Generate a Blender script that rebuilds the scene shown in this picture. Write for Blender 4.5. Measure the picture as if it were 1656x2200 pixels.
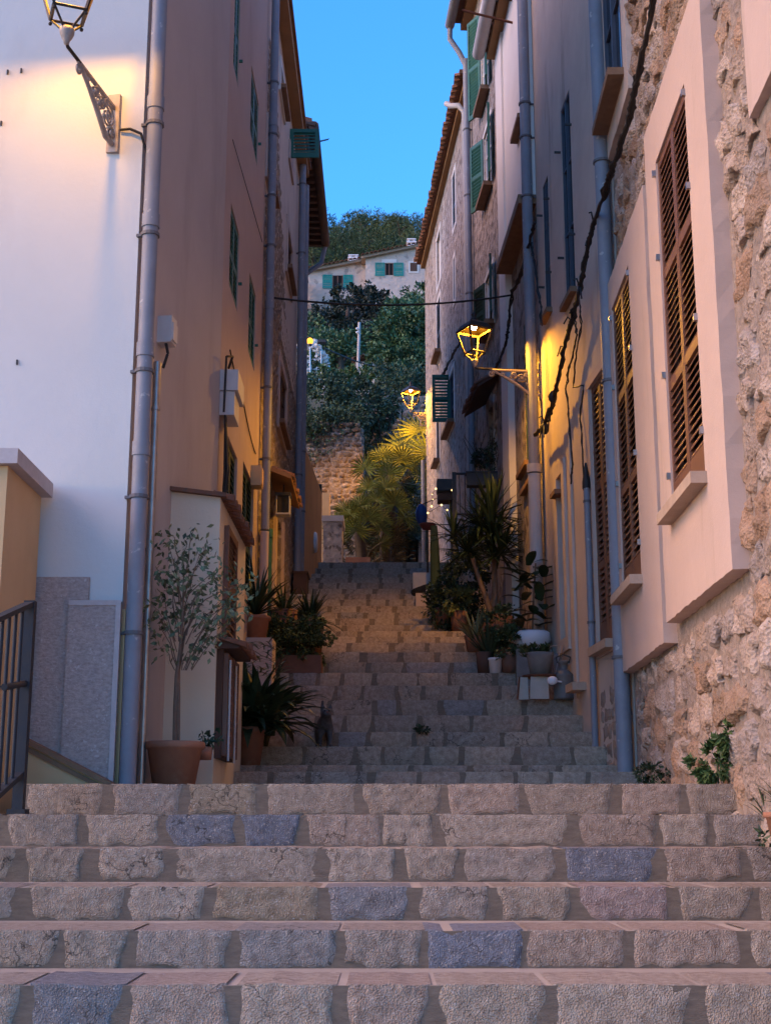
import bpy, math, random
from mathutils import Vector, Matrix, noise
S = bpy.context.scene
COL = S.collection
for o in list(bpy.data.objects): bpy.data.objects.remove(o)
# ---------------------------------------------------------------- camera, sky, exposure
CZ = 1.6
PITCH = math.radians(12.95); SN, CS = math.sin(PITCH), math.cos(PITCH); F = 2900.0
cd = bpy.data.cameras.new('camera'); cam = bpy.data.objects.new('camera', cd); COL.objects.link(cam); S.camera = cam
cd.sensor_fit = 'VERTICAL'; cd.sensor_height = 36; cd.lens = 36 * F / 2200; cd.clip_end = 3000; cd.clip_start = 0.05
cam.location = (0, 0, CZ); cam.rotation_euler = (math.pi / 2 + PITCH, 0, 0)
w = bpy.data.worlds.new('World'); S.world = w; w.use_nodes = True
wt = w.node_tree
sky = wt.nodes.new('ShaderNodeTexSky'); sky.sky_type = 'NISHITA'; sky.sun_disc = False
SUN_AZ = math.radians(255); sky.sun_elevation = math.radians(2.6); sky.sun_rotation = SUN_AZ; sky.ozone_density = 4.8; sky.air_density = 1.0; sky.dust_density = 0.6
wt.links.new(sky.outputs[0], wt.nodes['Background'].inputs[0]); wt.nodes['Background'].inputs[1].default_value = 0.15
S.view_settings.view_transform = 'Standard'; S.view_settings.look = 'None'; S.view_settings.gamma = 1; S.view_settings.exposure = 3.62
S.view_settings.use_curve_mapping = False
S.render.engine = 'CYCLES'
S.cycles.use_denoising = True; S.cycles.max_bounces = 6; S.cycles.diffuse_bounces = 4; S.cycles.sample_clamp_indirect = 6
sd_ = bpy.data.lights.new('afterglow_sun', 'SUN'); sd_.energy = 0.30; sd_.angle = math.radians(35); sd_.color = (1.0, 0.55, 0.31)
so_ = bpy.data.objects.new('afterglow_sun', sd_); COL.objects.link(so_)
SE = math.radians(36); so_.rotation_euler = Vector((-math.sin(SUN_AZ) * math.cos(SE), -math.cos(SUN_AZ) * math.cos(SE), -math.sin(SE))).to_track_quat('-Z', 'Y').to_euler()
# ---------------------------------------------------------------- helpers
def ray(px, py):
    v = (py - 1100) / F; f = CS + v * SN
    return (px - 828) / F / f, (SN - v * CS) / f
def at(px, py, Y):
    dx, dz = ray(px, py); return Vector((dx * Y, Y, CZ + dz * Y))
def in_view(p, m=25):
    f = p.y * CS + (p.z - CZ) * SN; u = (p.z - CZ) * CS - p.y * SN
    return f > 0 and -m < 828 + F * p.x / f < 1656 + m and -m < 1100 - F * u / f < 2200 + m
class Wall:
    def __init__(s, x0, y0, x1, y1, side):
        s.O = Vector((x0, y0, 0)); d = Vector((x1 - x0, y1 - y0, 0)); s.L = d.length; s.D = d.normalized()
        n = Vector((s.D.y, -s.D.x, 0)); s.N = n if n.x * side > 0 or (abs(n.x) < 1e-3 and n.y < 0) else -n
    def hit(s, px, py, n=0):
        dx, dz = ray(px, py); O = s.O + s.N * n
        t = (O.x * s.N.x + O.y * s.N.y) / (dx * s.N.x + s.N.y)
        p = Vector((dx * t, t, 0)); return (p - O).dot(s.D), CZ + dz * t
    def pt(s, u, z, n=0): return s.O + s.D * u + s.N * n + Vector((0, 0, z))
    def rect(s, a, b, n=0):
        u0, z0 = s.hit(*a, n); u1, z1 = s.hit(*b, n); return min(u0, u1), max(u0, u1), min(z0, z1), max(z0, z1)
class MB:
    def __init__(s): s.v = []; s.f = []; s.m = []; s.s = []
    def add(s, vs, fs, mi=0, sm=False):
        k = len(s.v); s.v += [tuple(p) for p in vs]; s.f += [tuple(i + k for i in f) for f in fs]; s.m += [mi] * len(fs); s.s += [sm] * len(fs); return s
    def hexa(s, p, mi=0): return s.add(p, [(0, 3, 2, 1), (4, 5, 6, 7), (0, 1, 5, 4), (1, 2, 6, 5), (2, 3, 7, 6), (3, 0, 4, 7)], mi)
    def box(s, a, b, mi=0):
        x0, y0, z0 = a; x1, y1, z1 = b
        return s.hexa([(x0, y0, z0), (x1, y0, z0), (x1, y1, z0), (x0, y1, z0), (x0, y0, z1), (x1, y0, z1), (x1, y1, z1), (x0, y1, z1)], mi)
    def wbox(s, W, u0, u1, z0, z1, n0, n1, mi=0):
        return s.hexa([W.pt(u0, z0, n0), W.pt(u1, z0, n0), W.pt(u1, z0, n1), W.pt(u0, z0, n1), W.pt(u0, z1, n0), W.pt(u1, z1, n0), W.pt(u1, z1, n1), W.pt(u0, z1, n1)], mi)
    def quad(s, a, b, c, d, mi=0, sm=False): return s.add([a, b, c, d], [(0, 1, 2, 3)], mi, sm)
    def prism(s, poly, ext, mi=0):
        n = len(poly); e = Vector(ext); P = [Vector(p) for p in poly]
        return s.add(P + [p + e for p in P], [tuple(range(n))[::-1], tuple(range(n, 2 * n))] + [(i, (i + 1) % n, (i + 1) % n + n, i + n) for i in range(n)], mi)
    def tube(s, path, r, k=6, mi=0, sm=True, caps=True):
        P = [Vector(p) for p in path]; n = len(P); R = r if isinstance(r, (list, tuple)) else [r] * n
        up = Vector((0.13, 0.21, 0.97)); vs = []
        for i in range(n):
            t = (P[min(i + 1, n - 1)] - P[max(i - 1, 0)])
            t = t.normalized() if t.length > 1e-9 else Vector((0, 0, 1))
            a = t.cross(up)
            if a.length < 0.1: a = t.cross(Vector((1, 0, 0)))
            a.normalize(); b = t.cross(a)
            vs += [P[i] + (a * math.cos(2 * math.pi * j / k) + b * math.sin(2 * math.pi * j / k)) * R[i] for j in range(k)]
        fs = [(i * k + j, i * k + (j + 1) % k, (i + 1) * k + (j + 1) % k, (i + 1) * k + j) for i in range(n - 1) for j in range(k)]
        s.add(vs, fs, mi, sm)
        if caps: s.add(vs[:k], [tuple(range(k))[::-1]], mi); s.add(vs[-k:], [tuple(range(k))], mi)
        return s
    def lathe(s, prof, c, k=20, mi=0, sm=True, sx=1, sy=1):
        c = Vector(c); n = len(prof)
        vs = [c + Vector((r * math.cos(2 * math.pi * j / k) * sx, r * math.sin(2 * math.pi * j / k) * sy, z)) for r, z in prof for j in range(k)]
        return s.add(vs, [(i * k + j, i * k + (j + 1) % k, (i + 1) * k + (j + 1) % k, (i + 1) * k + j) for i in range(n - 1) for j in range(k)], mi, sm)
    def ball(s, c, r, mi=0, a=10, b=7):
        rx, ry, rz = r if isinstance(r, (tuple, list)) else (r, r, r)
        return s.lathe([(max(1e-4, math.sin(math.pi * i / b)) * rx, -math.cos(math.pi * i / b) * rz) for i in range(b + 1)], c, a, mi, True, 1, ry / rx)
    def build(s, name, mats, parent=None, label=None, cat=None, group=None, kind=None, color=None):
        mats = mats if isinstance(mats, (list, tuple)) else [mats]
        off = Vector((0, 0, 0)); q = parent
        while q is not None: off += q.location; q = q.parent
        org = off
        if parent is None:
            xs = [min(v[i] for v in s.v) for i in range(3)]; xe = [max(v[i] for v in s.v) for i in range(3)]
            org = Vector(((xs[0] + xe[0]) / 2, (xs[1] + xe[1]) / 2, xs[2]))
        me = bpy.data.meshes.new(name)
        me.from_pydata([(v[0] - org.x, v[1] - org.y, v[2] - org.z) for v in s.v], [], s.f)
        for m in mats: me.materials.append(m)
        me.polygons.foreach_set('material_index', s.m); me.polygons.foreach_set('use_smooth', s.s); me.update()
        o = bpy.data.objects.new(name, me); COL.objects.link(o)
        if parent is not None: o.parent = parent
        else: o.location = org
        if color: o.color = color
        tag(o, label, cat, group, kind); return o
def tag(o, label=None, cat=None, group=None, kind=None):
    if label: o['label'] = label
    if cat: o['category'] = cat
    if group: o['group'] = group
    if kind: o['kind'] = kind
    return o
def thing(name, loc, label, cat, group=None, kind=None):
    o = bpy.data.objects.new(name, None); COL.objects.link(o); o.location = loc; o.empty_display_size = 0.2
    return tag(o, label, cat, group, kind)
def dup(o, loc, label=None, parent=None, rz=None):
    c = o.copy(); COL.objects.link(c); c.parent = parent
    if parent is None: c.location = loc
    if rz is not None: c.rotation_euler = (0, 0, rz)
    if label: c['label'] = label
    for ch in [x for x in KIDS.get(o.name, [])]: dup(ch, None, None, c)
    return c
KIDS = {}
def index_kids(o):
    KIDS[o.name] = [c for c in bpy.data.objects if c.parent == o]
    for c in KIDS[o.name]: index_kids(c)
# ---------------------------------------------------------------- materials
MC = {}
def M(name, c1, c2=None, sc=6, rough=0.85, bump=0.0, bsc=40, metal=0, stretch=None, spots=None, spsc=60, spth=0.62, objcol=False, island=0.0, vor=0, spec=0.3, dark=None, emit=None, crack=0):
    m = bpy.data.materials.new(name); m.use_nodes = True; t = m.node_tree; N = t.nodes; Lk = t.links.new
    b = N['Principled BSDF']; b.inputs['Roughness'].default_value = rough; b.inputs['Metallic'].default_value = metal
    b.inputs['Specular IOR Level'].default_value = spec
    if emit:
        b.inputs['Base Color'].default_value = (*emit[0], 1)
        b.inputs['Emission Color'].default_value = (*emit[0], 1); b.inputs['Emission Strength'].default_value = emit[1]; return m
    tc = N.new('ShaderNodeTexCoord'); mp = N.new('ShaderNodeMapping'); Lk(tc.outputs['Object'], mp.inputs[0])
    if stretch: mp.inputs['Scale'].default_value = stretch
    n1 = N.new('ShaderNodeTexNoise'); n1.inputs['Scale'].default_value = sc; n1.inputs['Detail'].default_value = 6; n1.inputs['Roughness'].default_value = 0.65; Lk(mp.outputs[0], n1.inputs['Vector'])
    rp = N.new('ShaderNodeMapRange'); rp.inputs[1].default_value = 0.3; rp.inputs[2].default_value = 0.7; Lk(n1.outputs[0], rp.inputs[0])
    mx = N.new('ShaderNodeMix'); mx.data_type = 'RGBA'; Lk(rp.outputs[0], mx.inputs[0])
    c2 = c2 or tuple(x * 0.75 for x in c1)
    if objcol:
        oi = N.new('ShaderNodeObjectInfo'); hv = N.new('ShaderNodeMix'); hv.data_type = 'RGBA'; hv.blend_type = 'MULTIPLY'; hv.inputs[0].default_value = 1
        Lk(oi.outputs['Color'], hv.inputs[6]); hv.inputs[7].default_value = (*c2, 1)
        Lk(oi.outputs['Color'], mx.inputs[6]); Lk(hv.outputs[2], mx.inputs[7])
    else:
        mx.inputs[6].default_value = (*c1, 1); mx.inputs[7].default_value = (*c2, 1)
    out = mx.outputs[2]
    if island:
        g = N.new('ShaderNodeNewGeometry'); hs = N.new('ShaderNodeHueSaturation'); mr = N.new('ShaderNodeMapRange')
        mr.inputs[3].default_value = 1 - island; mr.inputs[4].default_value = 1 + island
        Lk(g.outputs['Random Per Island'], mr.inputs[0]); Lk(mr.outputs[0], hs.inputs['Value']); Lk(out, hs.inputs['Color'])
        mh = N.new('ShaderNodeMapRange'); mh.inputs[3].default_value = 0.5 - 0.02 * island; mh.inputs[4].default_value = 0.5 + 0.05 * island
        ml = N.new('ShaderNodeMath'); ml.operation = 'MULTIPLY'; ml.inputs[1].default_value = 7.31; fr = N.new('ShaderNodeMath'); fr.operation = 'FRACT'
        Lk(g.outputs['Random Per Island'], ml.inputs[0]); Lk(ml.outputs[0], fr.inputs[0]); Lk(fr.outputs[0], mh.inputs[0]); Lk(mh.outputs[0], hs.inputs['Hue'])
        out = hs.outputs[0]
    def over(mask, col):
        nonlocal out
        q = N.new('ShaderNodeMix'); q.data_type = 'RGBA'; Lk(mask, q.inputs[0]); Lk(out, q.inputs[6]); q.inputs[7].default_value = (*col, 1); out = q.outputs[2]
    if dark:   # large soft stains and dirt patches
        n4 = N.new('ShaderNodeTexNoise'); n4.inputs['Scale'].default_value = dark[1]; n4.inputs['Detail'].default_value = 5; n4.inputs['Roughness'].default_value = 0.6
        mp2 = N.new('ShaderNodeMapping'); mp2.inputs['Scale'].default_value = dark[3] if len(dark) > 3 else (1, 1, 1); Lk(tc.outputs['Object'], mp2.inputs[0]); Lk(mp2.outputs[0], n4.inputs['Vector'])
        r4 = N.new('ShaderNodeMapRange'); r4.inputs[1].default_value = dark[2]; r4.inputs[2].default_value = dark[2] + 0.16; r4.inputs[4].default_value = 0.75; Lk(n4.outputs[0], r4.inputs[0]); over(r4.outputs[0], dark[0])
    if spots:
        n2 = N.new('ShaderNodeTexNoise'); n2.inputs['Scale'].default_value = spsc; n2.inputs['Detail'].default_value = 3; Lk(tc.outputs['Object'], n2.inputs['Vector'])
        r2 = N.new('ShaderNodeMapRange'); r2.inputs[1].default_value = spth; r2.inputs[2].default_value = spth + 0.05; Lk(n2.outputs[0], r2.inputs[0]); over(r2.outputs[0], spots)
    ckh = None
    if crack:   # hairline fractures, only where a slow noise allows them
        vc = N.new('ShaderNodeTexVoronoi'); vc.feature = 'DISTANCE_TO_EDGE'; vc.inputs['Scale'].default_value = crack
        nd = N.new('ShaderNodeTexNoise'); nd.inputs['Scale'].default_value = crack * 2.5; nd.inputs['Detail'].default_value = 4; Lk(tc.outputs['Object'], nd.inputs['Vector'])
        va = N.new('ShaderNodeVectorMath'); va.operation = 'MULTIPLY_ADD'; va.inputs[1].default_value = (0.35, 0.35, 0.35); Lk(nd.outputs['Color'], va.inputs[0]); Lk(tc.outputs['Object'], va.inputs[2]); Lk(va.outputs[0], vc.inputs['Vector'])
        cm = N.new('ShaderNodeMapRange'); cm.inputs[1].default_value = 0.004; cm.inputs[2].default_value = 0.018; cm.inputs[3].default_value = 0.8; cm.inputs[4].default_value = 0; Lk(vc.outputs['Distance'], cm.inputs[0])
        ng = N.new('ShaderNodeTexNoise'); ng.inputs['Scale'].default_value = 1.7; Lk(tc.outputs['Object'], ng.inputs['Vector'])
        mg = N.new('ShaderNodeMapRange'); mg.inputs[1].default_value = 0.50; mg.inputs[2].default_value = 0.58; Lk(ng.outputs[0], mg.inputs[0])
        mm = N.new('ShaderNodeMath'); mm.operation = 'MULTIPLY'; Lk(cm.outputs[0], mm.inputs[0]); Lk(mg.outputs[0], mm.inputs[1]); over(mm.outputs[0], (0.05, 0.042, 0.035)); ckh = mm.outputs[0]
    Lk(out, b.inputs['Base Color'])
    if bump:
        n3 = N.new('ShaderNodeTexNoise'); n3.inputs['Scale'].default_value = bsc; n3.inputs['Detail'].default_value = 8; n3.inputs['Roughness'].default_value = 0.7; Lk(mp.outputs[0], n3.inputs['Vector'])
        h = n3.outputs[0]
        if vor:
            vo = N.new('ShaderNodeTexVoronoi'); vo.inputs['Scale'].default_value = vor; Lk(tc.outputs['Object'], vo.inputs['Vector'])
            ad = N.new('ShaderNodeMath'); ad.operation = 'ADD'; Lk(h, ad.inputs[0]); Lk(vo.outputs['Distance'], ad.inputs[1]); h = ad.outputs[0]
        bp = N.new('ShaderNodeBump'); bp.inputs['Strength'].default_value = 1; bp.inputs['Distance'].default_value = bump; Lk(h, bp.inputs['Height']); Lk(bp.outputs[0], b.inputs['Normal'])
    return m
m_stone = M('stair_stone', (1, 1, 1), (0.50, 0.46, 0.44), 28, 0.8, 0.008, 75, objcol=True, spots=(0.46, 0.41, 0.37), spsc=90, spth=0.62, vor=150, dark=((0.13, 0.115, 0.10), 9, 0.66), crack=3.2)
m_mortar = M('mortar', (0.235, 0.185, 0.14), (0.15, 0.118, 0.09), 14, 0.95, 0.008, 60, stretch=(1, 1, 4))
m_tread = M('tread_stone', (0.48, 0.40, 0.31), (0.37, 0.305, 0.24), 3, 0.75, 0.005, 50, dark=((0.17, 0.14, 0.12), 2.5, 0.6))
m_rubble = M('rubble_stone', (1, 1, 1), (0.6, 0.55, 0.5), 7, 0.9, 0.016, 30, objcol=True, spots=(0.15, 0.115, 0.09), spsc=26, spth=0.64, vor=45, dark=((0.36, 0.23, 0.14), 5, 0.63))
m_rubmort = M('rubble_mortar', (0.35, 0.285, 0.235), (0.23, 0.185, 0.15), 10, 0.95, 0.02, 25, vor=18)
m_cream = M('white_plaster', (0.60, 0.61, 0.59), (0.565, 0.575, 0.555), 1.2, 0.9, 0.003, 18, dark=((0.50, 0.49, 0.465), 0.9, 0.57, (1, 1, 0.35)))
m_pink = M('pink_plaster', (0.46, 0.415, 0.39), (0.41, 0.365, 0.345), 1.0, 0.92, 0.002, 30, dark=((0.35, 0.30, 0.275), 1.1, 0.54, (1, 1, 0.22)))
m_pink2 = M('warm_plaster', (0.48, 0.375, 0.32), (0.43, 0.335, 0.285), 1.2, 0.92, 0.002, 30, dark=((0.34, 0.26, 0.21), 1, 0.58, (1, 1, 0.3)))
m_old = M('weathered_plaster', (0.55, 0.46, 0.385), (0.46, 0.38, 0.32), 2, 0.92, 0.004, 22, dark=((0.24, 0.19, 0.155), 2.2, 0.585, (1, 1, 0.22)))
m_sur = M('surround_plaster', (0.51, 0.39, 0.325), (0.465, 0.355, 0.295), 2, 0.9, 0.003, 22, dark=((0.36, 0.285, 0.22), 2.2, 0.57, (1, 1, 0.22)))
m_white = M('limewash', (0.68, 0.66, 0.62), (0.60, 0.58, 0.55), 1.5, 0.9, 0.002, 30, dark=((0.46, 0.44, 0.41), 1.2, 0.62, (1, 1, 0.3)))
m_lean = M('cream_plaster', (0.68, 0.585, 0.44), (0.62, 0.53, 0.40), 1.5, 0.9, 0.002, 30, dark=((0.50, 0.42, 0.32), 1.2, 0.58, (1, 1, 0.3)))
m_ochre = M('ochre_plaster', (0.60, 0.41, 0.22), (0.53, 0.35, 0.18), 1.5, 0.9, 0.002, 40, dark=((0.36, 0.2, 0.08), 1.2, 0.6))
m_orange = M('orange_plaster', (0.50, 0.27, 0.13), (0.40, 0.21, 0.10), 1.5, 0.9, 0.003, 30, dark=((0.30, 0.16, 0.09), 2, 0.56))
m_granite = M('scratched_granite', (0.55, 0.475, 0.44), (0.33, 0.275, 0.255), 30, 0.75, 0.016, 50, stretch=(1, 1, 1.7), spots=(0.58, 0.54, 0.52), spsc=26, spth=0.66)
m_gmar = M('granite_margin', (0.50, 0.45, 0.44), (0.42, 0.37, 0.36), 20, 0.75, 0.002, 70)
m_field = M('field_stone', (0.36, 0.29, 0.235), (0.20, 0.155, 0.125), 7, 0.95, 0.03, 12, vor=9, spots=(0.42, 0.36, 0.30), spsc=9, spth=0.58)
m_field2 = M('grey_field_stone', (0.42, 0.365, 0.325), (0.23, 0.195, 0.175), 7, 0.95, 0.045, 14, vor=7, spots=(0.15, 0.12, 0.10), spsc=7, spth=0.585, dark=((0.5, 0.46, 0.42), 1, 0.58, (1, 1, 0.4)))
m_pstone = M('pale_field_stone', (0.60, 0.50, 0.43), (0.50, 0.41, 0.35), 1.5, 0.95, 0.03, 5, vor=3, spots=(0.36, 0.30, 0.26), spsc=1.6, spth=0.62)
m_pipe = M('grey_pipe_paint', (0.22, 0.235, 0.27), (0.18, 0.19, 0.22), 5, 0.55, 0.0015, 30, spots=(0.36, 0.365, 0.37), spsc=13, spth=0.665, spec=0.35, dark=((0.12, 0.11, 0.10), 3, 0.60, (1, 1, 0.3)))
m_bracket = M('dark_clamp_steel', (0.13, 0.13, 0.14), None, 6, 0.6)
m_pale = M('pale_pipe', (0.50, 0.47, 0.45), (0.42, 0.39, 0.37), 5, 0.6)
m_zinc = M('galvanised_steel', (0.42, 0.41, 0.40), (0.30, 0.29, 0.28), 9, 0.35, 0.001, 40, metal=0.8)
m_iron = M('black_iron', (0.025, 0.026, 0.03), (0.05, 0.045, 0.04), 12, 0.55, 0.001, 60, spec=0.4)
m_rail = M('blue_black_iron', (0.018, 0.026, 0.038), (0.03, 0.032, 0.035), 14, 0.6, 0.002, 60, spec=0.25)
m_cable = M('black_cable', (0.018, 0.017, 0.017), (0.03, 0.027, 0.025), 15, 0.6)
m_lamp = M('lantern_iron', (0.030, 0.022, 0.016), (0.02, 0.015, 0.012), 15, 0.5, 0.001, 60, spec=0.4)
m_brkt = M('grey_bracket_paint', (0.36, 0.32, 0.29), (0.24, 0.20, 0.18), 14, 0.55, 0.002, 50, spec=0.4)
m_brown = M('brown_shutter_paint', (0.165, 0.078, 0.045), (0.13, 0.06, 0.035), 4, 0.5, 0.0008, 50, spec=0.4)
m_green = M('green_shutter_paint', (0.025, 0.125, 0.085), (0.018, 0.095, 0.065), 4, 0.5, 0.0008, 50, spec=0.4)
m_dgreen = M('dark_green_paint', (0.012, 0.05, 0.032), (0.02, 0.03, 0.022), 3, 0.5, 0.0008, 50)
m_teal = M('teal_shutter_paint', (0.02, 0.30, 0.27), (0.02, 0.26, 0.23), 3, 0.6)
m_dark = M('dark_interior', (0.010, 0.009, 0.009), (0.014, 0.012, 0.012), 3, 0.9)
m_glass = M('window_glass', (0.012, 0.016, 0.022), (0.02, 0.022, 0.03), 2, 0.06, spec=0.6)
m_bluefr = M('blue_grey_window_paint', (0.06, 0.072, 0.095), (0.045, 0.055, 0.075), 4, 0.6)
m_sill = M('brown_sill_stone', (0.24, 0.145, 0.085), (0.17, 0.10, 0.06), 8, 0.85, 0.003, 40)
m_sill2 = M('buff_sill_stone', (0.44, 0.335, 0.25), (0.36, 0.27, 0.20), 8, 0.85, 0.003, 40)
m_tile = M('roof_tile_clay', (0.22, 0.105, 0.065), (0.13, 0.07, 0.05), 9, 0.9, 0.003, 40, spots=(0.12, 0.09, 0.07), spsc=14, spth=0.6)
m_fascia = M('ochre_eave', (0.36, 0.20, 0.09), (0.29, 0.155, 0.07), 3, 0.85, 0.002, 30)
m_wood = M('dark_eave_wood', (0.10, 0.055, 0.038), (0.07, 0.04, 0.03), 5, 0.8, 0.002, 40)
m_terra = M('terracotta', (0.36, 0.165, 0.095), (0.28, 0.125, 0.075), 6, 0.85, 0.002, 60, dark=((0.42, 0.27, 0.19), 4, 0.60))
m_terrad = M('old_terracotta', (0.20, 0.095, 0.06), (0.13, 0.065, 0.045), 8, 0.9, 0.002, 60, dark=((0.10, 0.09, 0.06), 5, 0.55))
m_cup = M('white_box_plastic', (0.55, 0.54, 0.53), (0.47, 0.46, 0.45), 3, 0.6)
m_pot_w = M('white_pot_glaze', (0.72, 0.72, 0.74), (0.66, 0.66, 0.68), 3, 0.5)
m_pot_c = M('grey_concrete_pot', (0.24, 0.22, 0.20), (0.17, 0.155, 0.145), 9, 0.9, 0.004, 40)
m_soil = M('soil', (0.035, 0.025, 0.018), (0.05, 0.035, 0.025), 20, 1.0)
m_bark = M('bark', (0.22, 0.15, 0.105), (0.13, 0.09, 0.065), 14, 0.9, 0.006, 30)
m_barkd = M('dark_bark', (0.09, 0.068, 0.05), (0.05, 0.04, 0.03), 10, 0.95, 0.01, 20)
def leafm(n, c, isl=0.35, rough=0.6, c2=None, sc=3): return M(n, c, c2 or tuple(x * 0.7 for x in c), sc, rough, island=isl, spec=0.3)
m_fic = leafm('ficus_leaf', (0.07, 0.10, 0.05), 0.6, c2=(0.19, 0.22, 0.12), sc=45)
m_leafd = leafm('dark_leaf', (0.028, 0.05, 0.024), 0.5, 0.45)
m_leafm = leafm('mid_leaf', (0.055, 0.085, 0.035), 0.5)
m_leafy = leafm('yellow_green_leaf', (0.12, 0.14, 0.05), 0.4)
m_vari = leafm('striped_leaf', (0.16, 0.18, 0.10), 0.5)
m_pine = leafm('pine_needles', (0.060, 0.092, 0.036), 0.45, c2=(0.095, 0.125, 0.045), sc=0.35)
m_bush = leafm('bush_leaf', (0.040, 0.054, 0.038), 0.5, c2=(0.024, 0.034, 0.026), sc=0.8)
m_tree = leafm('broad_tree_leaf', (0.11, 0.195, 0.09), 0.5, c2=(0.042, 0.085, 0.044), sc=1.3)
m_hedge = leafm('hedge_leaf', (0.07, 0.12, 0.065), 0.5, c2=(0.04, 0.07, 0.04), sc=1)
m_lgreen = leafm('bright_hedge_leaf', (0.09, 0.14, 0.045), 0.4)
m_palm = leafm('palm_frond', (0.16, 0.175, 0.03), 0.35, c2=(0.085, 0.105, 0.022), sc=1)
m_deadp = leafm('dry_frond', (0.10, 0.075, 0.035), 0.4)
m_weed = leafm('weed_leaf', (0.07, 0.12, 0.035), 0.4)
m_petal = M('white_petal', (0.75, 0.73, 0.7), (0.65, 0.63, 0.6), 3, 0.7)
m_red = M('red_petal', (0.3, 0.02, 0.04), None, 3, 0.7)
m_earth = M('hill_earth', (0.09, 0.085, 0.05), (0.055, 0.06, 0.035), 0.3, 1.0, 0.1, 1)
m_bulb = M('sodium_bulb', (1, 1, 1), emit=((1.0, 0.43, 0.03), 140.0))
m_bulbs = M('street_bulb', (1, 1, 1), emit=((1.0, 0.43, 0.03), 800.0))
m_bulbf = M('far_street_bulb', (1, 1, 1), emit=((1.0, 0.43, 0.03), 1300.0)); m_capshade = M('cap_inner_shade', (0.0016, 0.0012, 0.001), None, 6, 1.0, spec=0.0)  # near-black colour puts shade inside the lantern caps, where the bulb would glare
m_bulb2 = M('far_globe', (1, 1, 1), emit=((1.0, 0.36, 0.03), 0.22))
m_fairy = M('fairy_bulb', (1, 1, 1), emit=((1.0, 0.62, 0.25), 0.25))
m_catg = M('grey_fur', (0.10, 0.10, 0.105), (0.05, 0.05, 0.055), 25, 0.95, 0.004, 120)
m_catb = M('black_white_fur', (0.012, 0.012, 0.013), (0.02, 0.02, 0.02), 25, 0.95, 0.004, 120)
m_furw = M('white_fur', (0.62, 0.60, 0.60), (0.5, 0.48, 0.48), 25, 0.95, 0.004, 120)
m_rust = M('rusty_iron', (0.16, 0.06, 0.03), (0.09, 0.035, 0.02), 12, 0.9, 0.003, 60)
m_milk = M('dull_zinc', (0.17, 0.165, 0.155), (0.11, 0.105, 0.10), 7, 0.6, 0.003, 30, metal=0.2)
m_board = M('chalky_board', (0.50, 0.44, 0.37), (0.40, 0.34, 0.28), 5, 0.85, 0.002, 40, dark=((0.22, 0.13, 0.09), 6, 0.64))
m_blue = M('blue_plastic', (0.03, 0.07, 0.22), None, 3, 0.5)
m_redpot = M('red_clay_bowl', (0.24, 0.06, 0.04), None, 5, 0.7)
# ---------------------------------------------------------------- stone pieces
RS = random.Random(7)
def stone_piece(mb, Q, pt, depth, nu=6, nv=5, seed=0, amp=0.012, wob=0.02, back=-0.03, flat_top=None, mi=0, freq=9, pw=5, cut=(0, 0)):
    """one rough block: an uneven front over the four corners Q of a plane, its sides running back into the wall"""
    bl, br, tr, tl = [Vector((q[0], q[1])) for q in Q]; g = []
    for j in range(nv + 1):
        t = j / nv
        for i in range(nu + 1):
            s_ = i / nu
            p = (bl * (1 - s_) + br * s_) * (1 - t) + (tl * (1 - s_) + tr * s_) * t
            if cut[0] and t < .5: p.x += cut[0] * (1 - t / .5) ** 1.5 * (1 - s_)
            if cut[1] and t < .5: p.x -= cut[1] * (1 - t / .5) ** 1.5 * s_
            e = Vector((noise.noise((p.x * 11, p.y * 11, seed)), noise.noise((p.x * 11, p.y * 11, seed + 50))))
            wx = wob * (1 if i in (0, nu) else 0.5); wy = wob * (1 if j in (0, nv) else 0.5)
            if flat_top and j == nv: wy *= 0.22
            p = p + Vector((e.x * wx, e.y * wy))
            a = abs(2 * s_ - 1); b = abs(2 * t - 1)
            if flat_top and t > 0.5: b = 0 if j < nv else 0.97 if pw > 10 else 0.8
            prof = (1 - a ** pw) ** 0.5 * (1 - b ** pw) ** 0.5
            nn = noise.noise((p.x * freq, p.y * freq, seed + 9)) + 0.5 * noise.noise((p.x * freq * 2.7, p.y * freq * 2.7, seed + 3))
            d = depth * prof + amp * nn * (0.25 + 0.75 * prof)
            g.append((p.x, p.y, d))
    vs = [pt(*q) for q in g]; W = nu + 1
    fs = [(j * W + i, j * W + i + 1, (j + 1) * W + i + 1, (j + 1) * W + i) for j in range(nv) for i in range(nu)]
    mb.add(vs, fs, mi, True)
    def skirt(idx, bk):
        A = [vs[k] for k in idx]; B = [pt(g[k][0], g[k][1], bk) for k in idx]; n = len(idx)
        mb.add(A + B, [(i, i + 1, n + i + 1, n + i) for i in range(n - 1)], mi, False)
    skirt([i for i in range(W)], back); skirt([j * W + nu for j in range(nv + 1)], back); skirt([j * W for j in range(nv, -1, -1)], back)
    skirt([nv * W + i for i in range(nu, -1, -1)], flat_top if flat_top else back)
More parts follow.
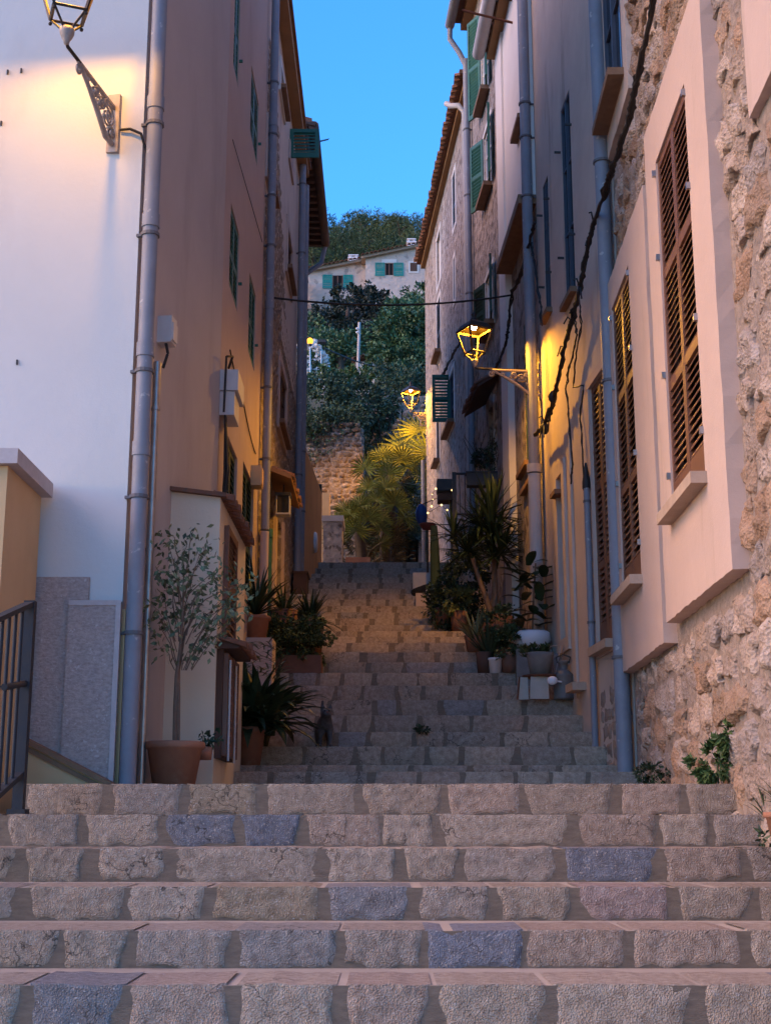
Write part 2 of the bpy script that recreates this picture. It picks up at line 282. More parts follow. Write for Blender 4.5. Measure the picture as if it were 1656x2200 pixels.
def facing_cells(u0, u1, z0, z1, cw, ch, seed):
    """a jittered bond of four cornered stones"""
    r = random.Random(seed); rows = max(1, round((z1 - z0) / ch)); hh = (z1 - z0) / rows; out = []
    def J(a, b, k): return noise.noise((a * 3.1, b * 3.1, seed + k))
    for j in range(rows):
        zb = z0 + j * hh; u = u0 - r.random() * cw * 0.7
        while u < u1:
            wd = cw * r.uniform(0.6, 1.5); a, b = max(u, u0), min(u + wd, u1)
            if b - a > cw * 0.25:
                def C(x, z): return (x + J(x, z, 0) * cw * 0.22, z + J(x * 0.9 + 7, z, 5) * ch * 0.38)
                sh = r.uniform(0.004, 0.022) * ch / 0.24
                q = [C(a, zb), C(b, zb), C(b, zb + hh), C(a, zb + hh)]
                cx = sum(p[0] for p in q) / 4; cz = sum(p[1] for p in q) / 4
                k = 1 - sh * 3 / max(0.1, min(cw, ch))
                out.append([(cx + (p[0] - cx) * k + r.uniform(-1, 1) * cw * 0.05, cz + (p[1] - cz) * k + r.uniform(-1, 1) * ch * 0.06) for p in q])
            u += wd
    return out
STAIR_COLS = [(0.48, 0.39, 0.30), (0.51, 0.415, 0.32), (0.45, 0.37, 0.29), (0.53, 0.435, 0.34), (0.48, 0.375, 0.295), (0.43, 0.36, 0.295)]
# ---------------------------------------------------------------- walls that frame the alley (plan lines)
W_FAC = Wall(-6.0, 9.0, -1.77, 9.0, -1); W_FAC.N = Vector((0, -1, 0))
W1 = Wall(-1.77, 9.0, -1.45, 11.27, 1)
W2 = Wall(-1.45, 11.273, -1.45, 14.94, 1)
W3 = Wall(-1.45, 14.945, -1.45, 20.9, 1)
W4 = Wall(-1.80, 20.905, -1.80, 25.6, 1)
R1 = Wall(1.91, 3.6, 2.106, 11.49, -1)
R2 = Wall(2.09, 11.495, 1.85, 15.32, -1)
R3 = Wall(1.85, 15.325, 1.72, 18.3, -1)
R4 = Wall(1.72, 18.305, 1.50, 21.45, -1)
R5 = Wall(1.50, 21.455, 0.93, 29.8, -1)
# ---------------------------------------------------------------- ground and stairs
STEPS = [('A', 5.05, None), ('B', 5.63, None), ('C', 6.21, None), ('D', 6.79, None), ('E', 7.37, None), ('F', 7.95, None)]
NOSE = [(11.4, 1658), (12.0, 1644), (12.55, 1604), (13.05, 1573), (13.55, 1537), (14.05, 1504), (14.5, 1473), (14.95, 1446), (15.4, 1423), (15.85, 1401), (16.3, 1381), (16.9, 1368), (17.5, 1356), (18, 1343), (18.5, 1329), (19, 1316), (19.5, 1302), (20, 1288), (20.5, 1276), (21, 1265), (21.5, 1252), (22, 1241), (22.4, 1233), (23, 1221), (23.6, 1208)]
LOW = [2115, 1998, 1905, 1822, 1750, 1684]
ST = []
for k in range(5, 0, -1):
    zA = CZ + ray(828, LOW[0])[1] * 5.05; ST.append((5.05 - 0.58 * k, zA - 0.165 * k))
for k in range(6): Y = 5.05 + 0.58 * k; ST.append((Y, CZ + ray(828, LOW[k])[1] * Y))
for Y, y in NOSE: ST.append((Y, CZ + ray(828, y)[1] * Y))
zt = ST[-1][1]; ST += [(25.4, zt + 0.17), (27.2, zt + 0.34), (29.0, zt + 0.5)]
def ground_z(Y):
    z = 0
    for y, h in ST:
        if Y >= y: z = h
    return z
def wall_x(Ws, Y, dflt):
    for Wq in Ws:
        y0, y1 = Wq.O.y, (Wq.O + Wq.D * Wq.L).y
        if y0 <= Y <= y1: return Wq.O.x + (Wq.D.x / Wq.D.y) * (Y - y0)
    return dflt
def lx(Y):
    if Y < 7.9: return -3.6
    if Y < 9: return -2.09
    if Y < 10: return wall_x([W1], Y, -1.8)
    if Y < 11.5: return -1.25 - 0.2
    return wall_x([W2, W3, W4], Y, -2.4)
def rx(Y):
    if Y < 7.9: return 2.6 if Y < 4 else wall_x([R1], Y, 2.0) + 0.06
    return wall_x([R1, R2, R3, R4, R5], Y, 2.2) + 0.06
stairs = thing('stone_stairs', (0, 5.05, 0), None, None, None, 'structure')
HAND = {  # joints read off the photograph for the risers nearest the lens (x of joint centres), and odd coloured stones
 5: ([-200, 60, 270, 500, 730, 935, 1175, 1500, 1700, 1900], {1: 'b', 8: 'b'}),
 6: ([-300, -120, 135, 285, 505, 735, 905, 1125, 1345, 1600, 1800], {6: 'B', 4: 'y2'}),
 7: ([-200, 50, 275, 445, 690, 890, 1055, 1235, 1450, 1620, 1800], {3: 'y', 4: 'b', 7: 'r'}),
 8: ([-200, 45, 195, 360, 690, 860, 990, 1195, 1415, 1595, 1800], {7: 'B'}),
 9: ([-200, 10, 180, 345, 510, 655, 820, 940, 1235, 1410, 1520, 1800], {4: 'B'}),
 10: ([35, 232, 400, 565, 770, 950, 1120, 1325, 1470, 1640], {2: 'y'}),
}
COLS = {'b': (0.31, 0.30, 0.30), 'B': (0.25, 0.265, 0.305), 'y': (0.42, 0.335, 0.235), 'y2': (0.36, 0.33, 0.30), 'r': (0.45, 0.345, 0.31)}
sidx = 0
for k, (Y, z) in enumerate(ST):
    Yn = ST[k + 1][0] if k + 1 < len(ST) else 33.0
    zp = ST[k - 1][1] if k else 0.0
    x0, x1 = lx(Y + 0.01), rx(Y + 0.01)
    if k >= 12: x0 -= 0.05
    b = MB(); zb = -0.3 if k < 12 else zp - 0.6
    b.add([(x0, Y + 0.004, zb), (x1, Y + 0.004, zb), (x1, Yn + 0.06, zb), (x0, Yn + 0.06, zb), (x0, Y + 0.004, z - 0.004), (x1, Y + 0.004, z - 0.004), (x1, Yn + 0.06, z - 0.004), (x0, Yn + 0.06, z - 0.004)],
          [(0, 3, 2, 1), (0, 1, 5, 4), (1, 2, 6, 5), (2, 3, 7, 6), (3, 0, 4, 7)], 0).add([(x0, Y + 0.004, z - 0.004), (x1, Y + 0.004, z - 0.004), (x1, Yn + 0.06, z - 0.004), (x0, Yn + 0.06, z - 0.004)], [(0, 1, 2, 3)], 1)
    step = b.build('step', [m_mortar, m_tread], stairs)
    if k < 4: continue
    r = random.Random(100 + k); rise = z - zp
    if k in HAND:
        js = [at(x, LOW[k - 5], Y).x for x in HAND[k][0]]; js = [x for x in js]; js[0] = max(js[0], x0); js[-1] = min(js[-1], x1) if js[-1] > x1 else js[-1]
    else:
        js = [x0 + 0.02]; xx = x0
        while xx < x1 - 0.35:
            xx += r.uniform(0.24, 0.55) if k > 10 else r.uniform(0.3, 0.5); js.append(min(xx, x1 - 0.02))
        js[-1] = x1 - 0.01
    for q in range(len(js) - 1):
        a, c = js[q], js[q + 1]
        if c - a < 0.06: continue
        jw = (0.014, 0.045) if k < 12 else (0.012, 0.034)
        ga = (r.uniform(*jw) if r.random() > .3 else .008) * 0.55; gb = (r.uniform(*jw) if r.random() > .3 else .008) * 0.55; sl = 0.036 if k < 22 else 0.02
        Q = [(a + ga + r.uniform(0, sl) * (r.random() < .65), zp - 0.004), (c - gb - r.uniform(0, sl) * (r.random() < .65), zp - 0.004), (c - gb * 0.8, z), (a + ga * 0.8, z)]
        near = k < 11; mb = MB()
        stone_piece(mb, Q, lambda A, B, n, Y=Y: Vector((A, Y - n + 0.008, B)), 0.010 if k < 11 else 0.02, 16 if near else (8 if k < 20 else 4), 9 if near else 4, sidx * 3.7, 0.007 if near else 0.005, 0.030 if near else 0.02, -0.03, -0.40 if near else -0.22, pw=14, freq=16, cut=(r.uniform(0, .035) * (r.random() < .45), r.uniform(0, .035) * (r.random() < .45)))
        tagc = HAND.get(k, ([], {}))[1].get(q)
        col = COLS[tagc] if tagc else STAIR_COLS[r.randrange(6)]
        if k == 9 and q == 3: col = (0.27, 0.28, 0.31)
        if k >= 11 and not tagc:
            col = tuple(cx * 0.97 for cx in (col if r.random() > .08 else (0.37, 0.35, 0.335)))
        j = r.uniform(0.92, 1.06) if k < 11 else r.uniform(1.10, 1.2); mb.build('stone', m_stone, step, color=(col[0] * j, col[1] * j, col[2] * j, 1)); sidx += 1  # stones of the upper flight coloured lighter to offset the dim light there
# hillside that carries everything
def hill_z(x, y):
    prof = [(-120, -0.4), (2.5, -0.4), (4, -0.5), (12, 0.6), (24, 3.2), (32.2, 5.2), (33.2, 8.6), (40, 12.2), (55, 20), (75, 30.5), (100, 41), (130, 53.5), (170, 71), (200, 81), (230, 85), (300, 55), (480, -10)]
    h = prof[-1][1]
    for (a, za), (b, zb_) in zip(prof, prof[1:]):
        if a <= y <= b: h = za + (zb_ - za) * (y - a) / (b - a); break
    if y > 108:
        k = min(1, (y - 108) / 50); h += k * (7 * noise.noise((x / 45, y / 60, 3)) + (4 * math.exp(-((x - 1) / 9) ** 2) - 9 * max(0, min(1, (-x - 6) / 25))))
    return h
hb = MB(); xs = [-400, -200, -120, -80, -55, -40] + [-30 + 2 * i for i in range(31)] + [40, 55, 80, 120, 200, 400]
ys = [-120, -40, 0, 2.5, 4, 8, 12, 18, 24, 30, 32.2, 33.2, 36, 40] + [44 + 6 * i for i in range(32)] + [250, 300, 380, 480]
hb.add([(x, y, hill_z(x, y)) for y in ys for x in xs], [(j * len(xs) + i, j * len(xs) + i + 1, (j + 1) * len(xs) + i + 1, (j + 1) * len(xs) + i) for j in range(len(ys) - 1) for i in range(len(xs) - 1)], 0, True)
hb.build('hillside', m_earth, None, kind='structure')
MB().quad((-30, -60, 0), (30, -60, 0), (30, 2.4, 0), (-30, 2.4, 0)).build('street', m_tread, None, kind='structure')
# ---------------------------------------------------------------- building helpers
def front(mb, W, u0, u1, z0, z1, holes, rv=0.16, n=0.0, mi=0, mir=None):
    us = sorted({u0, u1, *[min(max(h[i], u0), u1) for h in holes for i in (0, 1)]}); zs = sorted({z0, z1, *[min(max(h[i], z0), z1) for h in holes for i in (2, 3)]})
    for a, b in zip(us, us[1:]):
        for c, d in zip(zs, zs[1:]):
            um, zm = (a + b) / 2, (c + d) / 2
            if any(h[0] < um < h[1] and h[2] < zm < h[3] for h in holes): continue
            mb.quad(W.pt(a, c, n), W.pt(b, c, n), W.pt(b, d, n), W.pt(a, d, n), mi)
    for h in holes:
        a, b, c, d = h[:4]; r = mir if mir is not None else mi
        for p, q in (((a, c), (b, c)), ((b, c), (b, d)), ((b, d), (a, d)), ((a, d), (a, c))):
            mb.quad(W.pt(*p, n), W.pt(*q, n), W.pt(*q, n - rv), W.pt(*p, n - rv), r)
def house(name, label, W, z0, z1, depth, mats, holes=(), cat='house', group=None, kind=None, split=None):
    root = thing(name, W.pt(0, z0, 0), label, cat, group)
    b = MB(); mats = mats if isinstance(mats, list) else [mats]
    if split: front(b, W, 0, W.L, z0, split, holes, mi=0); front(b, W, 0, W.L, split, z1, [h for h in holes if h[3] > split], mi=1)
    else: front(b, W, 0, W.L, z0, z1, list(holes))
    P = lambda u, z, n: W.pt(u, z, n)
    e = 0.003; L = W.L
    for q in ([(0, 0), (0, -depth)], [(0, -depth), (L, -depth)], [(L, -depth), (L, 0)]):
        (ua, na), (ub, nb) = q; b.quad(P(ua, z0, na), P(ub, z0, nb), P(ub, z1, nb), P(ua, z1, na))
    b.quad(P(0, z1, 0), P(L, z1, 0), P(L, z1, -depth), P(0, z1, -depth))
    b.build('wall', mats, root)
    d = MB()
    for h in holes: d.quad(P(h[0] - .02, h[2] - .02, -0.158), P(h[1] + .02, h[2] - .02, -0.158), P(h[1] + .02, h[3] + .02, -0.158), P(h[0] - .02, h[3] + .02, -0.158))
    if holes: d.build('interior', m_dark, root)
    return root
def leaf(pt, wdt, z0, z1, mat, parent, mode='stuff', pitch=0.057, rails=(0.42,), bot=0.08, st=0.045, label=None, mname='shutter'):
    """one louvred shutter leaf; pt(u, z, n) with u from 0 to wdt"""
    b = MB(); T = 0.035
    bx = lambda u0, u1, a, c, n0=0, n1=T, mb=b: mb.hexa([pt(u0, a, n0), pt(u1, a, n0), pt(u1, a, n1), pt(u0, a, n1), pt(u0, c, n0), pt(u1, c, n0), pt(u1, c, n1), pt(u0, c, n1)])
    bx(0, st, z0, z1); bx(wdt - st, wdt, z0, z1)
    H = z1 - z0; cuts = [(z0, z0 + bot)] + [(z0 + H * f - 0.035, z0 + H * f + 0.035) for f in rails] + [(z1 - 0.06, z1)]
    for a, c in cuts: bx(st, wdt - st, a, c, 0.002, T - 0.002)
    o = b.build(mname, mat, parent, label)
    s = MB(); proto = None
    for (a0, a1), (b0, b1) in zip(cuts, cuts[1:]):
        nn = max(1, int((b0 - a1) / pitch))
        for i in range(nn):
            z = a1 + (i + 0.5) * (b0 - a1) / nn; h = pitch * 0.36
            sl = lambda mb: mb.hexa([pt(st - .004, z - h, T - .006), pt(wdt - st + .004, z - h, T - .006), pt(wdt - st + .004, z + h, 0.004), pt(st - .004, z + h, 0.004), pt(st - .004, z - h + .009, T - .004), pt(wdt - st + .004, z - h + .009, T - .004), pt(wdt - st + .004, z + h + .009, 0.006), pt(st - .004, z + h + .009, 0.006)])
            if mode == 'obj':
                if proto is None:
                    proto = sl(MB()).build('slat', mat, o); pz = z
                else:
                    c = proto.copy(); COL.objects.link(c); c.location = (0, 0, z - pz)
            else: sl(s)
    if mode != 'obj' and s.v: s.build('louvre', mat, o, kind='stuff')
    return o
def shutters(W, R, mat, parent, n=-0.05, leaves=2, **k):
    u0, u1, z0, z1 = R; wd = (u1 - u0) / leaves
    for i in range(leaves):
        leaf(lambda u, z, q, a=u0 + i * wd + 0.003: W.pt(a + u, z, n + q), wd - 0.006, z0 + 0.004, z1 - 0.004, mat, parent, **k)
def open_leaf(W, u, z0, z1, wd, ang, mat, parent, **k):
    """a shutter leaf swung out from the wall by ang degrees; positive swings towards the far end"""
    a = math.radians(ang); d = W.D * math.cos(a) + W.N * math.sin(abs(a)); q = d.cross(Vector((0, 0, 1)))
    base = W.pt(u, 0, 0.03)
    return leaf(lambda uu, z, nn: base + d * uu + q * nn + Vector((0, 0, z)), wd, z0, z1, mat, parent, **k)
def window(W, R, parent, fm=m_bluefr, n=-0.045):
    u0, u1, z0, z1 = R; b = MB(); t = min(0.045, (u1 - u0) * .06)
    b.wbox(W, u0, u0 + t, z0, z1, n, n + .04); b.wbox(W, u1 - t, u1, z0, z1, n, n + .04)
    b.wbox(W, u0 + t, u1 - t, z0, z0 + t, n + .001, n + .039); b.wbox(W, u0 + t, u1 - t, z1 - t, z1, n + .001, n + .039)
    c = (u0 + u1) / 2; b.wbox(W, c - t * .6, c + t * .6, z0 + t, z1 - t, n + .002, n + .045)
    for f in (0.34, 0.67): b.wbox(W, u0 + t, u1 - t, z0 + (z1 - z0) * f - .012, z0 + (z1 - z0) * f + .012, n + .003, n + .03)
    o = b.build('window', fm, parent)
    MB().quad(W.pt(u0, z0, n + .012), W.pt(u1, z0, n + .012), W.pt(u1, z1, n + .012), W.pt(u0, z1, n + .012)).build('pane', m_glass, o)
def sill(W, R, parent, mat=m_sill, h=0.07, d=0.12, ex=0.06, n=0.0):
    MB().wbox(W, R[0] - ex, R[1] + ex, R[2] - h, R[2] - 0.002, n - .02, n + d, 0).build('sill', mat, parent)
def border(W, R, parent, mat, wd=0.13, n0=-0.002, n1=0.012, name='surround'):
    u0, u1, z0, z1 = R; b = MB()
    b.wbox(W, u0 - wd, u0, z0 - wd, z1 + wd, n0, n1); b.wbox(W, u1, u1 + wd, z0 - wd, z1 + wd, n0, n1)
    b.wbox(W, u0, u1, z1, z1 + wd, n0, n1); b.wbox(W, u0, u1, z0 - wd, z0, n0, n1); b.build(name, mat, parent)
def pipe(W, px, r, z0, z1, name, label, mat, n=None, clamps=(), u=None, group=None, cat='drainpipe', joints=()):
    n = n or r + 0.035; u = W.hit(*px, n)[0] if u is None else u
    root = thing(name, W.pt(u, z0, n), label, cat, group)
    MB().tube([W.pt(u, z0, n), W.pt(u, z1, n)], r, 14).build('pipe_run', mat, root)
    for z in joints: MB().tube([W.pt(u, z - .05, n), W.pt(u, z + .05, n)], r * 1.14, 14).build('pipe_socket', mat, root)
    for z in clamps:
        b = MB(); b.tube([W.pt(u, z - .012, n), W.pt(u, z + .012, n)], r * 1.2, 14, 0, False); b.wbox(W, u - .012, u + .012, z - .01, z + .01, -.01, n); b.build('clamp', mat if mat is not m_pipe else m_bracket, root)
    return root
def rib_tiles(pts_dir, count, parent, r=0.075, ln=0.34, mat=m_tile, fall=0.3):
    """barrel tiles along an eave: start point, step vector, outward vector"""
    P0, st, out = pts_dir; me = None
    for i in range(count):
        c = Vector((0, 0, 0)); b = MB(); o_ = out.normalized(); sd = st.normalized()
        if me is None:
            vs = []; k = 8
            for t in (0, 1):
                for j in range(k + 1):
                    a = math.pi * j / k; rr = r * (1.0 if t else 0.85)
                    for q in (1.0, 0.80): vs.append(sd * (math.cos(a) * rr * q) + Vector((0, 0, math.sin(a) * rr * q)) + o_ * (t * ln) + Vector((0, 0, -fall * t * ln)))
            fs = []
            def I(t, j, q): return t * (k + 1) * 2 + j * 2 + q
            for j in range(k): fs += [(I(0, j, 0), I(0, j + 1, 0), I(1, j + 1, 0), I(1, j, 0)), (I(0, j, 1), I(1, j, 1), I(1, j + 1, 1), I(0, j + 1, 1)), (I(1, j, 0), I(1, j + 1, 0), I(1, j + 1, 1), I(1, j, 1))]
            b.add(vs, fs, 0, True); t0 = b.build('roof_tile', mat, parent); me = t0; t0.location = P0 - Vector(root_loc(parent)); base = t0.location.copy(); 
            t0.data.transform(Matrix.Translation(Vector(root_loc(parent))))
        else:
            t0 = me.copy(); COL.objects.link(t0)
        rr_ = random.Random(i * 7 + count); t0.location = base + st * i + Vector((0, 0, rr_.uniform(-.008, .008))) + o_ * rr_.uniform(-.02, .02)
def root_loc(o):
    p = Vector((0, 0, 0))
    while o is not None: p += o.location; o = o.parent
    return p
def cable(pts, r, name, label, mat=m_cable, sag=0, parent=None, cat='cable', n=10, group=None, k=6):
    P = []
    for a, b in zip(pts, pts[1:]):
        a, b = Vector(a), Vector(b)
        for i in range(n): t = i / n; P.append(a.lerp(b, t) - Vector((0, 0, 4 * sag * t * (1 - t))))
    P.append(Vector(pts[-1])); return MB().tube(P, r, k).build(name, mat, parent, label, cat if parent is None else None, group)
# ---------------------------------------------------------------- corner house with the lamplit front
ZB = 0.2
corner = thing('corner_house', (-2, 9.0, ZB), 'cream corner house whose front is lit by the bracket lantern', 'house')
b = MB(); zt_ = 14.0; fp = [(-6, 9.0), (-1.77, 9.0), (-1.45, 11.27), (-6, 11.27)]
for i in range(4):
    (xa, ya), (xb, yb) = fp[i], fp[(i + 1) % 4]; b.quad((xa, ya, ZB), (xb, yb, ZB), (xb, yb, zt_), (xa, ya, zt_), 0 if i == 0 else 1)
b.quad(*[(x, y, zt_) for x, y in fp], 1); b.build('wall', [m_cream, m_pink], corner)
a0 = W_FAC.rect((40, 1241), (162, 1700)); a1 = W_FAC.rect((153, 1294), (262, 1700))
MB().wbox(W_FAC, a0[0] - .5, a0[1] + .03, ZB, a0[3], -.01, .03).build('stone_slab', m_granite, corner)
a1u = W_FAC.hit(262, 1400)[0]
MB().wbox(W_FAC, a1[0], W_FAC.L + 0.001, ZB, a1[3], -.012, .06).build('stone_slab', m_granite, corner)
MB().wbox(W_FAC, W_FAC.L - .03, W_FAC.L + .003, ZB, a1[3] + .004, .055, .066).wbox(W_FAC, a1[0], W_FAC.L - .03, a1[3] - .03, a1[3] + .004, .055, .066).build('slab_margin', m_gmar, corner)
MB().hexa([W1.pt(0.002, ZB, -.01), W1.pt(.06, ZB, -.01), W1.pt(.06, ZB, .03), W1.pt(-.03, ZB, .035), W1.pt(0.002, a1[3] - .05, -.01), W1.pt(.06, a1[3] - .05, -.01), W1.pt(.06, a1[3] - .05, .03), W1.pt(-.03, a1[3] - .05, .035)]).build('slab_return', m_ochre, corner)
for x, y in ((18, 155), (47, 152), (38, 778), (4, 265)):
    u, z = W_FAC.hit(x, y); MB().wbox(W_FAC, u - .006, u + .006, z - .02, z + .015, -.01, .012).build('hook', m_iron, corner)
pipe(W1, (309, 850), 0.056, 0.35, 14, 'drainpipe', 'thick grey drainpipe with flaking paint at the corner of the cream house', m_pipe, clamps=[W1.hit(330, y)[1] for y in (305, 550, 845, 1110, 1390)], joints=[W1.hit(330, y)[1] for y in (258, 800, 520, 1010)])
pipe(W1, (326, 1100), 0.027, 0.35, W1.hit(335, 790)[1], 'conduit_pipe', 'thin galvanised conduit beside the thick corner drainpipe', m_zinc, n=0.05, clamps=[W1.hit(322, y)[1] for y in (880, 1190, 1580)], cat='conduit')
u, z = W1.hit(337, 735); z2 = W1.hit(337, 676)[1]
mbx = thing('meter_box', W1.pt(u, z, 0.05), 'small pale meter box high beside the corner drainpipe', 'meter box')
MB().wbox(W1, u, u + .13, z, z2, 0.0, .11).build('case', m_cup, mbx); MB().wbox(W1, u + .012, u + .118, z + .02, z2 - .05, .11, .122).build('cover', m_cup, mbx)
cable([W1.pt(u + .04, z, .06), W1.pt(u + .03, z - .08, .08), W1.pt(u + .01, z - .2, .055)], .012, 'box_cable', None, parent=mbx)
# little lean-to against the corner house
LX0, LX1 = -1.66, -1.255; zl = CZ + ray(400, 1055)[1] * 10.0
lean = thing('lean_to', (-1.5, 10.0, 0.3), 'small white rendered lean-to with a tiled coping below the pink wall', 'lean-to')
MB().hexa([(LX0, 10, 0.3), (LX1, 10, 0.3), (LX1, 11.9, 0.3), (-1.75, 11.9, .3), (LX0, 10, zl), (LX1, 10, zl - .05), (LX1, 11.9, zl - .05), (-1.75, 11.9, zl)]).build('wall', m_lean, lean)
MB().hexa([(LX0, 9.95, zl), (LX1 + .05, 9.95, zl - .055), (LX1 + .05, 11.9, zl - .05), (-1.75, 11.9, zl + .003), (LX0, 9.95, zl + .03), (LX1 + .05, 9.95, zl - .025), (LX1 + .05, 11.9, zl - .02), (-1.75, 11.9, zl + .035)]).build('coping', m_tile, lean)
rib_tiles((Vector((LX1 - .06, 10.05, zl - .03)), Vector((0, .16, 0)), Vector((1, 0, 0))), 11, lean, .06, .16)
LW = Wall(LX1, 10.0, LX1, 11.9, 1)
R = (0.28, 0.95, LW.hit(470, 1560)[1], zl - .2); shutters(LW, R, m_brown, lean, n=0.004, leaves=1, pitch=.06, rails=(.35, .7))
Rh = (0.03, 0.83, 2.06, 2.86)
hat = thing('hatch_cabinet', LW.pt(.06, 1.85, 0), 'brown louvred hatch cabinet under a little tiled hood', 'cabinet')
MB().hexa([LW.pt(Rh[0], Rh[2] + .0, 0), LW.pt(Rh[1], Rh[2], 0), LW.pt(Rh[1], Rh[2], .05), LW.pt(Rh[0], Rh[2], .05), LW.pt(Rh[0], Rh[3], 0), LW.pt(Rh[1], Rh[3], 0), LW.pt(Rh[1], Rh[3], .05), LW.pt(Rh[0], Rh[3], .05)]).build('case', m_wood, hat)
for i in range(2):
    leaf(lambda u, z, q, a=Rh[0] + .02 + i * .39: LW.pt(a + u, z, .052 + q), .37, Rh[2] + .02, Rh[3] - .03, m_brown, hat, mode='stuff', pitch=.06, rails=())
    MB().tube([LW.pt(Rh[0] + .04 + i * .4, Rh[2] - .02, .10), LW.pt(Rh[0] + .04 + i * .4, Rh[3] - .08, .10)], .009, 8).build('bar', m_pale, hat)
MB().wbox(LW, Rh[0] - .04, Rh[1] + .04, Rh[3], Rh[3] + .05, -.01, .17).build('hood', m_wood, hat)
rib_tiles((LW.pt(Rh[0] - .02, Rh[3] + .07, .02), Vector((0, .10, 0)), Vector((1, 0, 0))), 9, hat, .045, .21)
# ---------------------------------------------------------------- parapet, stringer and railing at the side stair
zp_ = CZ + ray(30, 967)[1] * 8.1
par = thing('parapet_wall', (-2.6, 8.1, 0.2), 'ochre parapet wall with a stone cap in front of the cream house', 'wall')
MB().box((-3.6, 8.1, 0.2), (-2.34, 8.93, zp_ - .1)).build('wall', m_ochre, par)
MB().box((-3.65, 8.05, zp_ - .097), (-2.27, 8.96, zp_)).build('cap', m_gmar, par)
strg = thing('ramp_wall', (-2.1, 8.8, 0.2), 'low sloping ochre stringer wall with brown moulded edge by the iron railing', 'wall')
pA, pB = at(45, 1592, 8.8), at(242, 1686, 8.8)
MB().prism([(pA.x - .4, 8.8, .2), (pB.x, 8.8, .2), (pB.x, 8.8, pB.z), (pA.x - .4, 8.8, pA.z + .22)], (0, .14, 0)).build('wall', m_ochre, strg)
for dz, dy in ((0.0, -.03), (-.045, -.015)):
    MB().hexa([(pA.x - .4, 8.8 + dy, pA.z + .22 + dz - .02), (pB.x, 8.8 + dy, pB.z + dz - .02), (pB.x, 8.95, pB.z + dz - .02), (pA.x - .4, 8.95, pA.z + .22 + dz - .02), (pA.x - .4, 8.8 + dy, pA.z + .22 + dz + .012), (pB.x, 8.8 + dy, pB.z + dz + .012), (pB.x, 8.95, pB.z + dz + .012), (pA.x - .4, 8.95, pA.z + .22 + dz + .012)]).build('moulding', m_sill, strg)
rail = thing('iron_railing', (-2.03, 7.62, ST[9][1]), 'blue black iron railing stepping down beside the lowest stairs', 'railing')
ztop = CZ + ray(72, 1291)[1] * 7.62; zE = ST[9][1]
MB().box((-2.055, 7.6, zE), (-1.995, 7.66, ztop)).build('post', m_rail, rail)
MB().box((-2.075, 7.58, zE), (-1.975, 7.68, zE + .03)).build('post_foot', m_rail, rail)
def rz(y): return (y - 7.63) * 0.285
for dz0, hh, nm in ((ztop, .028, 'handrail'), (zE + .24, .03, 'bottom_rail')):
    ya, yb = 4.2, 7.6
    MB().hexa([(-2.05, ya, dz0 + rz(ya) - hh), (-2.0, ya, dz0 + rz(ya) - hh), (-2.0, yb, dz0 + rz(yb) - hh), (-2.05, yb, dz0 + rz(yb) - hh), (-2.05, ya, dz0 + rz(ya)), (-2.0, ya, dz0 + rz(ya)), (-2.0, yb, dz0 + rz(yb)), (-2.05, yb, dz0 + rz(yb))]).build(nm, m_rail, rail)
for i in range(26):
    y = 7.47 - i * .125; MB().tube([(-2.025, y, zE + .22 + rz(y)), (-2.025, y, ztop - .02 + rz(y))], .011, 6).build('baluster', m_rail, rail)
MB().tube([(-2.025, 7.6, zE + .72), (-2.025, 7.2, zE + .66)], .02, 6).build('stay', m_rail, rail)
# ---------------------------------------------------------------- pink house with green shutters
zb2 = 0.3
G = [W2.rect(*q) for q in (((497, 435), (510, 672)), ((537, 585), (546, 798)), ((507, -60), (512, 190)), ((541, 140), (553, 361)))]
dr = [W2.rect((490, 936), (504, 1235)), W2.rect((523, 990), (540, 1290))]
dr = [(d[0], d[1], max(d[2], ground_z(12) + .1), d[3]) for d in dr]
hp = house('pink_house', 'pink plastered house with green shuttered windows behind the lean-to', W2, zb2, 14, 4, m_pink2, G + dr)
for g in G: shutters(W2, g, m_green, hp, n=-0.045, pitch=.05, rails=(.45,)); 
for g in G:
    MB().wbox(W2, g[1] + .015, g[1] + .035, g[2] + .3, g[2] + .325, -.01, .035).build('catch', m_green, hp)
for d in dr: shutters(W2, d, m_dgreen, hp, n=-.06, pitch=.06, rails=(.4,))
nr = W2.rect((508, 1090), (513, 1262)); MB().wbox(W2, nr[0], nr[1], nr[2], nr[3], -.01, .03).build('vent_panel', m_dgreen, hp)
cable([W2.pt(*W2.hit(498, 300), .01), W2.pt(*W2.hit(562, 520), .01)], .0035, 'wall_wire', 'thin wire running down across the pink wall', cat='wire')
cable([W2.pt(*W2.hit(492, 752), .012), W2.pt(*W2.hit(520, 860), .012), W2.pt(*W2.hit(547, 975), .012)], .007, 'wall_wire', 'slack wire along the lamplit yellow part of the pink wall', sag=.05, cat='wire')
mb2 = thing('meter_box', W2.pt(.0, 3.2, .1), 'large white fuse box on the corner of the pink house', 'meter box')
z1m, z0m = W2.hit(480, 812)[1], W2.hit(485, 925)[1]
MB().wbox(W2, .0, .5, z0m + .22, z1m, 0.001, .16).build('case', m_cup, mb2); MB().wbox(W2, .02, .4, z0m, z0m + .215, .001, .13).build('lower_case', m_cup, mb2)
for k in range(5):
    rr = random.Random(k); cable([W2.pt(.03 + .02 * k, z0m, .05), W2.pt(.02 + .03 * k, z0m - .5, .05 + rr.uniform(0, .04)), W2.pt(.01 + .03 * k, zl - .02, .04)], .009, 'lead', None, parent=mb2)
cable([W2.pt(-.06, z0m, .05), W2.pt(-.06, z1m + .1, .06), W2.pt(.06, z1m + .14, .1), W2.pt(.2, z1m + .08, .05)], .011, 'lead', None, parent=mb2)
